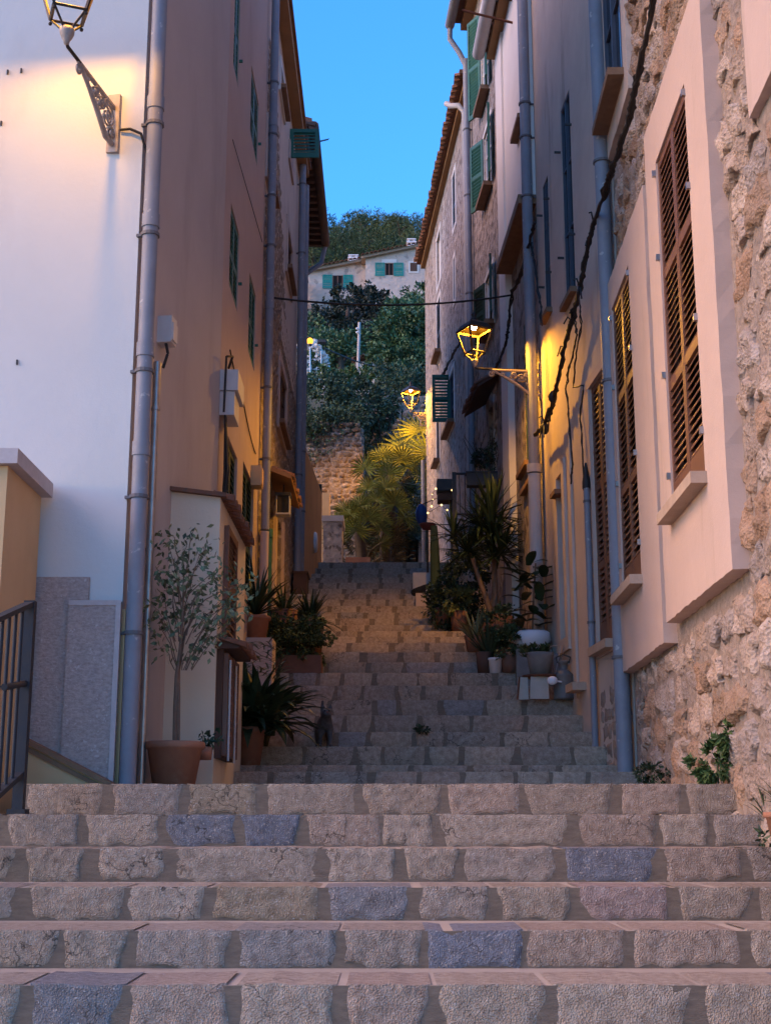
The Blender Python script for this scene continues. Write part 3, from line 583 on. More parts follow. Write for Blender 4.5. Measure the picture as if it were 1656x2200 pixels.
jb = W2.hit(540, 1025); bx = thing('junction_box', W2.pt(jb[0], jb[1], .05), 'small ochre junction box in the lamplight under the grey pipe', 'junction box')
MB().wbox(W2, jb[0] - .05, jb[0] + .16, jb[1] - .1, jb[1] + .12, 0, .11).build('case', m_ochre, bx); MB().wbox(W2, jb[0] - .03, jb[0] + .14, jb[1] - .08, jb[1] + .1, .11, .12).build('lid', m_ochre, bx)
pipe(W3, (560, 700), .05, W3.hit(552, 1135)[1], 14, 'drainpipe', 'grey drainpipe between the pink house and the rubble house', m_pipe, u=.03, clamps=[W3.hit(565, y)[1] for y in (120, 250, 400, 520, 850, 1010)], joints=[W3.hit(565, y)[1] for y in (220, 660)])
pipe(W3, (553, 1200), .058, ground_z(14.9) + .02, W3.hit(553, 1132)[1], 'cast_pipe', 'green cast iron pipe foot beside dark green doors', m_green, u=.16, n=.1, joints=[W3.hit(553, 1140)[1]])
pipe(W3, (545, 1200), .05, ground_z(14.9) + .02, W3.hit(545, 1128)[1], 'cast_pipe', 'pink painted pipe foot next to the green pipe', m_pink2, u=-.08, n=.09)
# ---------------------------------------------------------------- rubble house with plaster upper floor
zr = CZ + 10.6
Wn = [W3.rect((601, 141), (609, 247)), W3.rect((574, 275), (584, 433)), W3.rect((616, 487), (624, 624)), W3.rect((599, 777), (611, 955)), W3.rect((621, 330), (627, 368))]
gz = ground_z(16); Dn = [(W3.hit(571, 1100)[0], W3.hit(588, 1100)[0], gz + .1, W3.hit(578, 1075)[1]), (W3.hit(592, 1100)[0], W3.hit(606, 1100)[0], gz + .3, W3.hit(596, 1110)[1])]
hr = house('rubble_house', 'tall house with exposed rubble below a pale plastered top floor', W3, 1.4, zr, 4, [m_field, m_old], Wn + Dn, split=W3.hit(600, 640)[1])
MB().wbox(W3, W3.hit(606, 500)[0], W3.L, W3.hit(600, 640)[1] - .5, W3.hit(600, 640)[1] + .02, .002, .02).build('plaster_coat', m_old, hr)
sp = W3.hit(600, 640)[1]
b = MB(); rr = random.Random(4)
for q in facing_cells(0.1, 3.4, sp + .02, sp + 2.6, .2, .15, 31):
    cu = sum(p[0] for p in q) / 4; cz_ = sum(p[1] for p in q) / 4
    if cz_ - sp > (3.4 - cu) * 1.1 + .2 or any(g[0] - .2 < cu < g[1] + .2 and g[2] - .2 < cz_ < g[3] + .2 for g in Wn): continue
    stone_piece(b, q, lambda A, B, n: W3.pt(A, B, n), .02, 3, 3, rr.random() * 99, .008, .02)
for q in facing_cells(0.1, W3.L - .1, 2.2, sp, .19, .14, 33):
    cu = sum(p[0] for p in q) / 4; cz_ = sum(p[1] for p in q) / 4
    if any(g[0] - .2 < cu < g[1] + .2 and g[2] - .2 < cz_ < g[3] + .2 for g in Wn + Dn): continue
    stone_piece(b, q, lambda A, B, n: W3.pt(A, B, n), .022, 3, 3, rr.random() * 99, .010, .02)
b.build('rubble_facing', m_field, hr, kind='stuff')
for i, g in enumerate(Wn):
    border(W3, g, hr, m_sur if i else m_white, .14 if i else .1, -.002, .03); window(W3, g, hr, m_wood if i else m_bluefr)
    if i < 4: sill(W3, (g[0], g[1], g[2] - .001, 0), hr, m_sill, .06, .07, .08, .03)
for d in Dn:
    shutters(W3, d, m_dgreen, hr, n=-.1, pitch=.07); [MB().wbox(W3, a_, a_ + .14, d[2] - .1, d[3] + .1, -.002, .035).build('door_jamb', m_sur, hr) for a_ in (d[0] - .142, d[1] + .002)]
u5 = W3.hit(627, 310)[0]; yy = 18.6
lf = leaf(lambda u, z, q: Vector((-1.44 + u, yy - q, z)), .44, CZ + ray(650, 340)[1] * yy, CZ + ray(650, 279)[1] * yy, m_green, hr, mode='obj', pitch=.052, rails=(), st=.06)
MB().tube([(-1.0, yy, CZ + ray(650, 305)[1] * yy), (-.86, yy, CZ + ray(650, 300)[1] * yy)], .006, 5).build('stay_rod', m_iron, hr)
b = MB(); b.wbox(W3, -.0, W3.L, zr - .02, zr + .12, -.3, .16); b.build('cornice', m_fascia, hr)
b = MB(); b.hexa([W3.pt(0, zr + .12, .2), W3.pt(W3.L, zr + .12, .2), W3.pt(W3.L, zr + 1.3, -4), W3.pt(0, zr + 1.3, -4), W3.pt(0, zr + .17, .2), W3.pt(W3.L, zr + .17, .2), W3.pt(W3.L, zr + 1.35, -4), W3.pt(0, zr + 1.35, -4)]); b.build('roof', m_tile, hr)
cu0, cz0 = W3.hit(572, 995); ca = (cu0 + .1, cu0 + 1.75)
b = MB(); b.hexa([W3.pt(ca[0], cz0 - .05, 0), W3.pt(ca[1], cz0 - .05, 0), W3.pt(ca[1], cz0 - .17, .3), W3.pt(ca[0], cz0 - .17, .3), W3.pt(ca[0], cz0, 0), W3.pt(ca[1], cz0, 0), W3.pt(ca[1], cz0 - .12, .3), W3.pt(ca[0], cz0 - .12, .3)]); b.build('canopy', m_fascia, hr)
rib_tiles((W3.pt(ca[0] + .06, cz0 - .03, .06), W3.D * .13, W3.N), 13, hr, .055, .27, fall=.42)
cl = thing('canopy_lantern', W3.pt(ca[0] + .5, cz0 - .5, .17), 'small unlit square lantern hanging under the tiled door canopy', 'lantern')
c0 = W3.pt(ca[0] + .5, cz0 - .5, .17); b = MB()
for sx in (-.08, .08):
    for sy in (-.08, .08): b.tube([c0 + Vector((sx, sy, 0)), c0 + Vector((sx, sy, .22))], .008, 5)
b.box(c0 + Vector((-.09, -.09, -.02)), c0 + Vector((.09, .09, 0))); b.build('frame', m_pale, cl); MB().box(c0 + Vector((-.1, -.1, .22)), c0 + Vector((.1, .1, .26))).tube([c0 + Vector((0, 0, .26)), c0 + Vector((0, 0, .42))], .012, 5).build('cap', m_iron, cl)
MB().box(c0 + Vector((-.074, -.074, 0)), c0 + Vector((.074, .074, .219))).build('pane', m_glass, cl)
pipe(W3, (640, 800), .055, ground_z(20.8), zr, 'drainpipe', 'grey drainpipe at the far corner of the rubble house', m_pipe, u=W3.L - .45, clamps=[W3.hit(642, y)[1] for y in (420, 580, 1070)])
pipe(W3, (640, 800), .045, ground_z(20.8), zr - .1, 'drainpipe', 'slimmer pale blue drainpipe paired with the far corner pipe', m_pipe, u=W3.L + .12, n=.12, clamps=[W3.hit(642, y)[1] for y in (1000, 1130)])
# house beyond with the deep dark eave
he = house('eave_house', 'far house with a deep dark timber eave against the sky', W4, 3.0, CZ + 11.6, 3.5, m_field2)
ze = CZ + 11.55
MB().wbox(W4, 0, W4.L, ze, ze + .06, -.1, .52).build('soffit', m_wood, he)
for i in range(17): MB().wbox(W4, .12 + i * .28, .22 + i * .28, ze - .12, ze - .002, .0, .5).build('rafter_end', m_wood, he)
MB().tube([W4.pt(0, ze, .58), W4.pt(W4.L, ze - .05, .58)], .09, 10).build('gutter', m_wood, he)
MB().tube([W4.pt(W4.L, ze - .06, .58), W4.pt(W4.L - .05, ze - .5, .5), W4.pt(W4.L - .1, ze - .75, .2), W4.pt(W4.L - .1, ze - .9, .06)], .05, 8).build('gutter_elbow', m_pipe, he)
b = MB(); b.hexa([W4.pt(0, ze + .06, .55), W4.pt(W4.L, ze + .06, .55), W4.pt(W4.L, ze + 1.2, -3.5), W4.pt(0, ze + 1.2, -3.5), W4.pt(0, ze + .14, .55), W4.pt(W4.L, ze + .14, .55), W4.pt(W4.L, ze + 1.3, -3.5), W4.pt(0, ze + 1.3, -3.5)]); b.build('roof', m_tile, he)
rib_tiles((W4.pt(.05, ze + .1, .2), W4.D * .17, W4.N), 27, he, .08, .4)
# orange garden wall, gate post, pier
OW = Wall(-1.30, 21.0, -1.17, 24.2, 1)
og = thing('garden_wall', OW.pt(0, 5, 0), 'orange rendered garden wall with a white plaque', 'wall')
zo0, zo1 = OW.hit(655, 1020)[1], OW.hit(688, 1050)[1]
MB().hexa([OW.pt(0, 4.6, -.25), OW.pt(OW.L, 4.6, -.25), OW.pt(OW.L, 4.6, 0), OW.pt(0, 4.6, 0), OW.pt(0, zo1, -.25), OW.pt(OW.L, zo1, -.25), OW.pt(OW.L, zo1, 0), OW.pt(0, zo1, 0)]).build('wall', m_orange, og)
u, z = OW.hit(676, 1165); b = MB()
b.lathe([(.001, .02), (.16, .02), (.18, 0), (.18, -.02)], (0, 0, 0), 20)
M4 = Matrix.Translation(OW.pt(u, z, .02)) @ OW.N.to_track_quat('Z', 'Y').to_matrix().to_4x4(); b.v = [tuple(M4 @ Vector(v)) for v in b.v]; b.build('plaque', m_pot_w, og)
gp = thing('gate_post', (-1.1, 24.6, 6), 'tall green iron gate post past the orange wall', 'post')
pg = at(683, 1185, 24.6); pgt = at(686, 1040, 24.6); MB().box((pg.x - .07, 24.6, pg.z - .3), (pg.x + .06, 24.72, pgt.z)).build('shaft', m_dgreen, gp); MB().box((pg.x - .18, 24.55, at(683, 1120, 24.6).z), (pg.x - .03, 24.6, at(683, 1080, 24.6).z)).build('lock_case', m_iron, gp)
pr = thing('stone_pier', (-1, 26, 6), 'low rendered stone pier in front of the retaining wall', 'pier')
pa, pb2 = at(693, 1260, 27), at(735, 1108, 27); pc = at(752, 1108, 28)
MB().box((pa.x, 27, pa.z - .3), (pb2.x, 28, pb2.z - .12)).build('block', m_field2, pr); MB().box((pa.x - .03, 26.97, pb2.z - .118), (pb2.x + .03, 28.03, pb2.z)).build('cap', m_pale, pr)
# ---------------------------------------------------------------- rough stone house of the brown shutters
ws1 = R1.rect((1437, 350), (1550, 1015)); ws2 = R1.rect((1337, 665), (1405, 1235)); ws4 = R1.rect((1296, -230), (1350, 150)); 
ws1 = (ws1[0], ws1[1], ws1[2], ws1[3]); so1 = R1.rect((1412, 310), (1622, 1215)); so2 = R1.rect((1319, 640), (1450, 1385))
so1 = (R1.hit(1440, 900)[0], R1.hit(1592, 900)[0], R1.hit(1622, 1215)[1], R1.hit(1407, 305)[1]); so2 = (R1.hit(1338, 1000)[0], R1.hit(1437, 1000)[0], R1.hit(1449, 1385)[1], R1.hit(1318, 640)[1])
so1 = (min(so1[:2]), max(so1[:2]), so1[2], so1[3]); so2 = (min(so2[:2]), max(so2[:2]), so2[2], so2[3])
so4 = (ws4[0] - .22, R1.L - .02, ws4[2] - .3, ws4[3] + .3)
so0 = (R1.hit(1628, 255)[0] - 1.6, R1.hit(1628, 255)[0], R1.hit(1628, 255)[1], 9.0); ws0 = (so0[0] + .3, so0[1] - .3, so0[2] + .5, 8.6)
rock = house('stone_house', 'rough stone house with tall brown louvred shutters in plaster surrounds', R1, 0.0, 12.5, 4, m_rubmort)
def surround(W, O, I, n1, parent, mat):
    b = MB(); r = random.Random(int(O[0] * 1000)); n = 26; out = []; inn_ = []
    def walk(a0, a1, b0, b1):
        for i in range(n):
            t = i / n; jx = r.gauss(0, .0035) if 0 < i else 0; jy = r.gauss(0, .0035) if 0 < i else 0
            out.append((a0[0] + (a1[0] - a0[0]) * t + (jx if a0[0] == a1[0] else 0), a0[1] + (a1[1] - a0[1]) * t + (jy if a0[1] == a1[1] else 0)))
            inn_.append((b0[0] + (b1[0] - b0[0]) * t, b0[1] + (b1[1] - b0[1]) * t))
    oc = [(O[0], O[2]), (O[1], O[2]), (O[1], O[3]), (O[0], O[3])]; ic = [(I[0], I[2]), (I[1], I[2]), (I[1], I[3]), (I[0], I[3])]
    for i in range(4): walk(oc[i], oc[(i + 1) % 4], ic[i], ic[(i + 1) % 4])
    m = len(out); wv = lambda p: n1 + .004 * noise.noise((p[0] * 3, p[1] * 3, 2))
    vs = [W.pt(*p, wv(p)) for p in out] + [W.pt(*p, n1) for p in inn_] + [W.pt(p[0] + r.gauss(0, .004), p[1] + r.gauss(0, .004), -.02) for p in out] + [W.pt(*p, -.01) for p in inn_]
    fs = []
    for i in range(m):
        q = (i + 1) % m; fs += [(i, q, m + q, m + i), (2 * m + i, 2 * m + q, q, i), (m + i, m + q, 3 * m + q, 3 * m + i)]
    b.add(vs, fs); b.build('plaster_surround', mat, parent)
    MB().quad(W.pt(I[0], I[2], .004), W.pt(I[1], I[2], .004), W.pt(I[1], I[3], .004), W.pt(I[0], I[3], .004)).build('interior', m_dark, parent)
NS = 0.10
for O_, I_, md in ((so1, ws1, 'obj'), (so2, ws2, 'obj')):
    surround(R1, O_, I_, NS, rock, m_sur)
    shutters(R1, I_, m_brown, rock, n=.05, mode=md, pitch=.058, rails=(.34, .66), bot=.2, st=.04)
    sill(R1, (I_[0], I_[1], I_[2], 0), rock, m_sill2, .075, .10, .05, NS)
    for f in (0.1, .38, .72, .97):
        for uu in (I_[0] - .015, I_[1] + .015):
            zc = I_[2] + (I_[3] - I_[2]) * f; MB().wbox(R1, uu - .014, uu + .014, zc - .022, zc + .022, .085, .125).build('hinge', m_zinc, rock)
for O_, I_ in ((so4, ws4), (so0, ws0)):
    surround(R1, O_, I_, .05, rock, m_old if O_ is so4 else m_sur)
    if O_ is so4: window(R1, I_, rock, m_bluefr, .012); sill(R1, (I_[0], I_[1], I_[2], 0), rock, m_sill, .07, .14, .05, .05)
    else: shutters(R1, I_, m_brown, rock, n=.01)
cells = facing_cells(0.1, R1.L - .12, 1.0, 10.2, .36, .23, 11); rr = random.Random(5)
keep = []
for q in cells:
    us = [p[0] for p in q]; zs = [p[1] for p in q]; cu, cz_ = sum(us) / 4, sum(zs) / 4
    if any(o[0] - .02 < cu < o[1] + .02 and o[2] - .02 < cz_ < o[3] + .02 for o in (so1, so2, so4, so0)): continue
    keep.append((q, cu, cz_))
RC = [(0.49, 0.40, 0.33), (0.45, 0.365, 0.305), (0.53, 0.44, 0.37), (0.45, 0.31, 0.215), (0.41, 0.355, 0.32), (0.50, 0.40, 0.325), (0.40, 0.29, 0.21)]
vis = sorted(keep, key=lambda t: (0 if in_view(R1.pt(t[1], t[2], .05)) else 1, t[2])); inn = MB()
for i, (q, cu, cz_) in enumerate(vis):
    near = cu < 6; c = RC[rr.randrange(7)]; j = rr.uniform(.85, 1.12); foot = 0
    tgt = MB() if i < 296 else inn
    pw = rr.choice((5, 8, 12))
    stone_piece(tgt, q, lambda A, B, n, f=foot: R1.pt(A, B, n + f), rr.uniform(.008, .042), (11 if near else 8) if i < 296 else 5, (11 if near else 8) if i < 296 else 5, rr.random() * 99, .042, .10, -.05, pw=pw, freq=7)
    if tgt is not inn: tgt.build('stone', m_rubble, rock, color=(c[0] * j, c[1] * j, c[2] * j, 1))
if inn.v: inn.build('stonework', m_rubmort, rock, kind='stuff')
# two dressed blocks at the foot
blk = thing('stone_block', at(1640, 1720, 7.6), 'pale upright stone block at the right end of the lower stairs', 'stone block')
p0 = at(1636, 1850, 7.35); b = MB(); stone_piece(b, [(p0.x, .9), (p0.x + .3, .9), (p0.x + .3, at(1630, 1630, 7.35).z), (p0.x + .02, at(1630, 1615, 7.35).z)], lambda A, B, n: Vector((A, 7.36 - n, B)), .05, 8, 12, 3.3, .02, .04, -.4); b.build('block', m_rubmort, blk)
# ---------------------------------------------------------------- weathered plaster house
gA = R2.rect((1205, 300), (1236, 618)); gB = R2.rect((1166, 440), (1184, 662)); g3 = R2.rect((1266, 836), (1320, 1372)); gD = R2.rect((1199, 1030), (1221, 1395))
gA = (gA[0], gA[1], gA[2], R2.hit(1222, 190)[1]); gB = (gB[0], gB[1], gB[2], R2.hit(1174, 380)[1])
ph = house('plaster_house', 'weathered plaster house with a brown door and dark tall windows behind the milk can', R2, .4, 14.6, 4, m_old, [gA, gB, g3, gD])
for g in (gA, gB):
    window(R2, g, ph, m_bluefr); sill(R2, g, ph, m_sill, .06, .07, .05)
    for uu in (g[0] - .06, g[1] + .06):
        for f in (.25, .8): MB().wbox(R2, uu - .008, uu + .008, g[2] + (g[3] - g[2]) * f - .012, g[2] + (g[3] - g[2]) * f + .012, -.01, .07).build('shutter_pin', m_iron, ph)
shutters(R2, g3, m_brown, ph, n=-.05, leaves=2, pitch=.06, rails=(.3, .6), bot=.22); sill(R2, g3, ph, m_sill2, .08, .10, .05); border(R2, g3, ph, m_sur, .1, -.002, .02)
MB().wbox(R2, gD[0], gD[1], gD[2], gD[3], -.08, -.04).build('door', m_brown, ph); MB().ball(R2.pt(gD[0] + .12, R2.hit(1200, 1195)[1], -.05), .035).build('door_knob', m_iron, ph)
border(R2, (gD[0], gD[1], gD[2] + .13, gD[3]), ph, m_old, .14, -.002, .03, 'door_surround')
nz = R2.rect((1226, 935), (1243, 1500)); MB().wbox(R2, nz[0], nz[1], nz[2], nz[3], -.01, .025).build('pilaster', m_old, ph)
bx = R2.hit(1250, 1480); MB().wbox(R2, bx[0] - .2, bx[0] + .15, bx[1] - .03, bx[1] + .05, -.01, .14).build('stone_ledge', m_sill2, ph)
for a, c in (((1196, 1010), (1208, 1060)),): r_ = R2.rect(a, c); MB().wbox(R2, r_[0], r_[1], r_[2], r_[2] + .05, -.01, .09).build('lintel_board', m_sill, ph)
b = MB(); rr = random.Random(9)
for q in facing_cells(.05, 1.2, 1.7, 3.4, .2, .16, 41):
    cu = sum(p[0] for p in q) / 4; cz_ = sum(p[1] for p in q) / 4
    if g3[0] - .3 < cu < g3[1] + .2 and cz_ > g3[2] - .5 + noise.noise((cu * 3, cz_ * 3, 1)) * .3: continue
    stone_piece(b, q, lambda A, B, n: R2.pt(A, B, n), .012, 4, 4, rr.random() * 99, .02, .04)
b.build('exposed_rubble', m_rubmort, ph, kind='stuff')
# ---------------------------------------------------------------- white topped house
zl3 = R3.hit(1118, 515)[1]; zt3 = CZ + 11.2
w3a = R3.rect((1137, 300), (1143, 470)); w3b = R3.rect((1124, 700), (1139, 985)); d3 = R3.rect((1150, 1060), (1160, 1215)); d3 = (d3[0], d3[1], ground_z(15.4) + .1, d3[3])
wh = house('white_house', 'house with a whitewashed top storey over grey rubble beside the lantern', R3, 1.0, zt3, 4, [m_field2, m_white], [w3b, d3], split=zl3)
MB().wbox(R3, .0, R3.L, zl3, zt3 - .003, -.01, .06).build('white_storey', m_white, wh)
MB().wbox(R3, R3.L - .75, R3.L - .1, 4.2, zt3 - .006, .0, .09).build('pilaster', m_white, wh)
MB().wbox(R3, 0, R3.L - .76, zl3 - .12, zl3 - .002, .0, .22).build('ledge', m_sill, wh)
window(R3, w3b, wh, m_dgreen); shutters(R3, d3, m_green, wh, n=-.05); border(R3, d3, wh, m_ochre, .1, -.002, .02)
MB().wbox(R3, w3a[0], w3a[1], w3a[2], w3a[3], .05, .075).build('narrow_shutter', m_dgreen, wh)
sl = R3.rect((1134, 300), (1138, 275)); MB().wbox(R3, .3, 1.0, R3.hit(1135, 262)[1], R3.hit(1135, 262)[1] + .06, .05, .16).build('sill', m_sill, wh)
for a in ((1128, 1010), (1137, 1045)):
    u, z = R3.hit(*a); MB().wbox(R3, u - .4, u + .4, z - .03, z + .03, -.01, .07).build('stone_ledge', m_sill, wh)
MB().wbox(R3, -.1, R3.L, zt3, zt3 + .12, -.3, .2).build('eave', m_fascia, wh)
MB().tube([R3.pt(-.1, zt3 + .1, .32), R3.pt(R3.L, zt3 + .08, .32)], .095, 12).build('gutter', m_pale, wh)
rib_tiles((R3.pt(0, zt3 + .16, 0), R3.D * .19, R3.N), 16, wh, .08, .3)
for dz in (-.25, .1): MB().tube([R3.pt(1.2, zt3 - .3 + dz, -.05), R3.pt(1.2, zt3 - .1 + dz, .75)], .018, 6).build('washing_bracket', m_rust, wh)
# ---------------------------------------------------------------- grey stone house with open green shutters
zt4 = CZ + 13.7
q1 = R4.rect((1043, 285), (1053, 405)); q2 = R4.rect((1034, 20), (1048, 195)); q3 = R4.rect((1044, 605), (1060, 690)); q4 = R4.rect((1044, 850), (1075, 1000))
gz4 = ground_z(19.5); q5 = (R4.hit(1050, 1100)[0], R4.hit(1075, 1100)[0], gz4 + .1, gz4 + 2.2)
for q in ('q1', 'q2', 'q3', 'q4'):
    v = globals()[q]; wdt = .8; c_ = (v[0] + v[1]) / 2; globals()[q] = (max(.3, c_ - .4), min(R4.L - .45, c_ + .4), v[2], v[3])
gh = house('grey_stone_house', 'tall grey stone house with open green shutters and a dark balcony', R4, 1.2, zt4, 4, m_field2, [q1, q2, q3, q4])
for g in (q1, q2, q3):
    window(R4, g, gh, m_white, -.06); sill(R4, g, gh, m_sill, .07, .15, .06); border(R4, g, gh, m_white, .07, -.002, .012)
    mt = m_dgreen if g is q3 else m_green
    open_leaf(R4, g[1], g[2], g[3], .36, 20 if g is q3 else 26, mt, gh, rails=(.5,), pitch=.055)
    open_leaf(R4, g[0], g[2], g[3], .36, 172, mt, gh, rails=(.5,), pitch=.055)
shutters(R4, q4, m_white, gh, n=-.1, rails=(.3, .6), bot=.5, pitch=.2)
MB().wbox(R4, -.05, R4.L, zt4, zt4 + .14, -.3, .17).build('eave', m_fascia, gh)
MB().wbox(R4, -.05, R4.L, zt4 + .14, zt4 + .2, -.3, .3).build('roof', m_tile, gh)
gt = MB().tube([R4.pt(-.05, zt4 + .12, .36), R4.pt(R4.L + .02, zt4 + .1, .36)], .085, 12); gt.tube([R4.pt(R4.L, zt4 + .06, .36), R4.pt(R4.L, zt4 - .18, .36), R4.pt(R4.L - .02, zt4 - .45, .2), R4.pt(R4.L - .05, zt4 - .7, .1)], .05, 10); gt.build('gutter', m_pipe, gh)
pipe(R4, (1016, 400), .055, ground_z(21.4), zt4 - .6, 'drainpipe', 'grey drainpipe rising past the open green shutters to the sky', m_pipe, u=R4.L - .05, n=.09, clamps=[R4.hit(1016, y)[1] for y in (270, 420, 640, 880)])
zc = R4.hit(1035, 925)[1]; cuv = (q4[0] - .4, q4[1] + .35)
MB().hexa([R4.pt(cuv[0], zc + .3, 0), R4.pt(cuv[1], zc + .3, 0), R4.pt(cuv[1], zc + .08, .34), R4.pt(cuv[0], zc + .08, .34), R4.pt(cuv[0], zc + .34, 0), R4.pt(cuv[1], zc + .34, 0), R4.pt(cuv[1], zc + .12, .34), R4.pt(cuv[0], zc + .12, .34)]).build('door_hood', m_wood, gh)
rib_tiles((R4.pt(cuv[0] + .08, zc + .34, .02), R4.D * .14, R4.N), 11, gh, .06, .36, fall=.6)
YB = 19.5; bl, br_ = at(975, 1018, YB), Vector((1.66, YB, at(1088, 1016, YB).z)); bz0 = at(1000, 1105, YB).z
bal = thing('balcony', (bl.x, YB, bz0), 'dark iron stair landing rail carrying a planter on the grey stone house', 'railing')
MB().tube([bl, br_], .018, 6).build('handrail', m_iron, bal); MB().tube([Vector((bl.x, YB, bz0)), Vector((br_.x, YB, bz0))], .015, 6).build('bottom_rail', m_iron, bal)
for i in range(9): xq = bl.x + (br_.x - bl.x) * i / 8; MB().tube([Vector((xq, YB, bz0)), Vector((xq, YB, bl.z))], .007, 5).build('baluster', m_iron, bal)
MB().box((bl.x - .03, YB - .03, ground_z(YB)), (bl.x + .03, YB + .03, bl.z + .02)).build('post', m_iron, bal)
MB().tube([bl, Vector((bl.x + .1, 20.9, bl.z + .02))], .016, 6).build('side_rail', m_iron, bal)
bxp = thing('planter_box', at(1040, 1030, YB - .1), 'long dark planter box hung on the landing rail', 'planter')
pa_, pc_ = at(1003, 1043, YB - .2), at(1073, 1016, YB - .2); MB().box((pa_.x, YB - .22, pa_.z), (pc_.x, YB - .03, pc_.z)).build('box', m_iron, bxp); MB().box((pa_.x - .015, YB - .235, pc_.z + .001), (pc_.x + .015, YB - .02, pc_.z + .02)).build('rim', m_iron, bxp)
# ---------------------------------------------------------------- tile eaved far house
zt5 = CZ + 12.75
h5 = [R5.rect((972, 385), (979, 475)), R5.rect((938, 520), (947, 592)), R5.rect((938, 660), (947, 750)), R5.rect((974, 560), (978, 640)), R5.rect((938, 905), (945, 985)), R5.rect((960, 830), (976, 900))]
fh = house('tiled_eave_house', 'grey house with an overhanging eave of clay tiles and a green open shutter', R5, 2.5, zt5, 4, m_field2, h5)
for i, g in enumerate(h5):
    if i in (1,): MB().wbox(R5, g[0], g[1], g[2], g[3], -.1, -.05).build('blind', m_white, fh)
    elif i in (2, 0): shutters(R5, g, m_bluefr, fh, n=-.04, leaves=1)
    else: window(R5, g, fh)
    border(R5, g, fh, m_white, .09, -.002, .012)
    if i in (2, 4, 5): sill(R5, g, fh, m_sill, .07, .14, .06)
yl = 25.2; xl = at(968, 850, yl).x
leaf(lambda u, z, q: Vector((xl - u, yl - q, z)), xl - at(928, 850, yl).x, at(948, 907, yl).z, at(948, 806, yl).z, m_green, fh, rails=(.5,), pitch=.06, st=.06)
MB().wbox(R5, -.02, R5.L, zt5, zt5 + .10, -.3, .10).build('eave', m_fascia, fh)
MB().wbox(R5, -.02, R5.L, zt5 + .1, zt5 + .18, -.3, .2).build('eave_course', m_tile, fh)
rib_tiles((R5.pt(.1, zt5 + .2, -.25), R5.D * .19, R5.N), 43, fh, .088, .52, fall=.25)
b = MB(); b.hexa([R5.pt(0, zt5 + .2, .1), R5.pt(R5.L, zt5 + .2, .1), R5.pt(R5.L, zt5 + 1.2, -4), R5.pt(0, zt5 + 1.2, -4), R5.pt(0, zt5 + .26, .1), R5.pt(R5.L, zt5 + .26, .1), R5.pt(R5.L, zt5 + 1.3, -4), R5.pt(0, zt5 + 1.3, -4)]); b.build('roof', m_tile, fh)
pp = thing('downpipe', R5.pt(.15, 5, .1), 'pale downpipe with a bent head below the clay tile eave', 'drainpipe')
MB().tube([R5.pt(.18, 5, .1), R5.pt(.18, zt5 - .55, .1), R5.pt(.2, zt5 - .4, .2), R5.pt(.4, zt5 - .3, .32), R5.pt(.5, zt5 - .2, .38)], .05, 10).build('pipe_run', m_pale, pp)
pipe(R5, (905, 1100), .045, ground_z(29), R5.hit(912, 1000)[1], 'drainpipe', 'short grey pipe at the far corner beside the fan palm', m_pipe, u=R5.L - .05)
# pipes on the near right houses
pipe(R1, (1300, 850), .068, ground_z(11.0), 12.4, 'drainpipe', 'thick grey drainpipe where rough stone meets weathered plaster', m_pipe, u=R1.L - .0, n=.10, clamps=[R1.hit(1300, y)[1] for y in (400, 895, 1458)])
pb_ = pipe(R2, (1160, 500), .066, R2.hit(1172, 1010)[1], 14.5, 'drainpipe', 'grey drainpipe rising behind the lit wall lantern', m_pipe, u=R2.L - .0, n=.11, clamps=[R2.hit(1160, y)[1] for y in (180, 260, 400)])
pipe(R2, (1178, 1200), .075, ground_z(15.2), R2.hit(1172, 1012)[1], 'cast_pipe', 'pale cast pipe foot with a socket below the wall lantern', m_pale, u=R2.L - .0, n=.11, joints=[R2.hit(1172, 1000)[1]])
pc_ = pipe(R2, (1268, 1300), .032, ground_z(11.8), R2.hit(1257, 1062)[1], 'conduit_pipe', 'thin grey conduit with a black tapered cap by the brown shutters', m_pipe, n=.055, clamps=[R2.hit(1263, y)[1] for y in (1088, 1350)], cat='conduit')
uc = R2.hit(1268, 1300, .055)[0]; zc_ = R2.hit(1257, 1062)[1]
MB().lathe([(.042, 0), (.042, .06), (.01, .26)], R2.pt(uc, zc_ - .02, .055), 10).build('cap', m_cable, pc_)
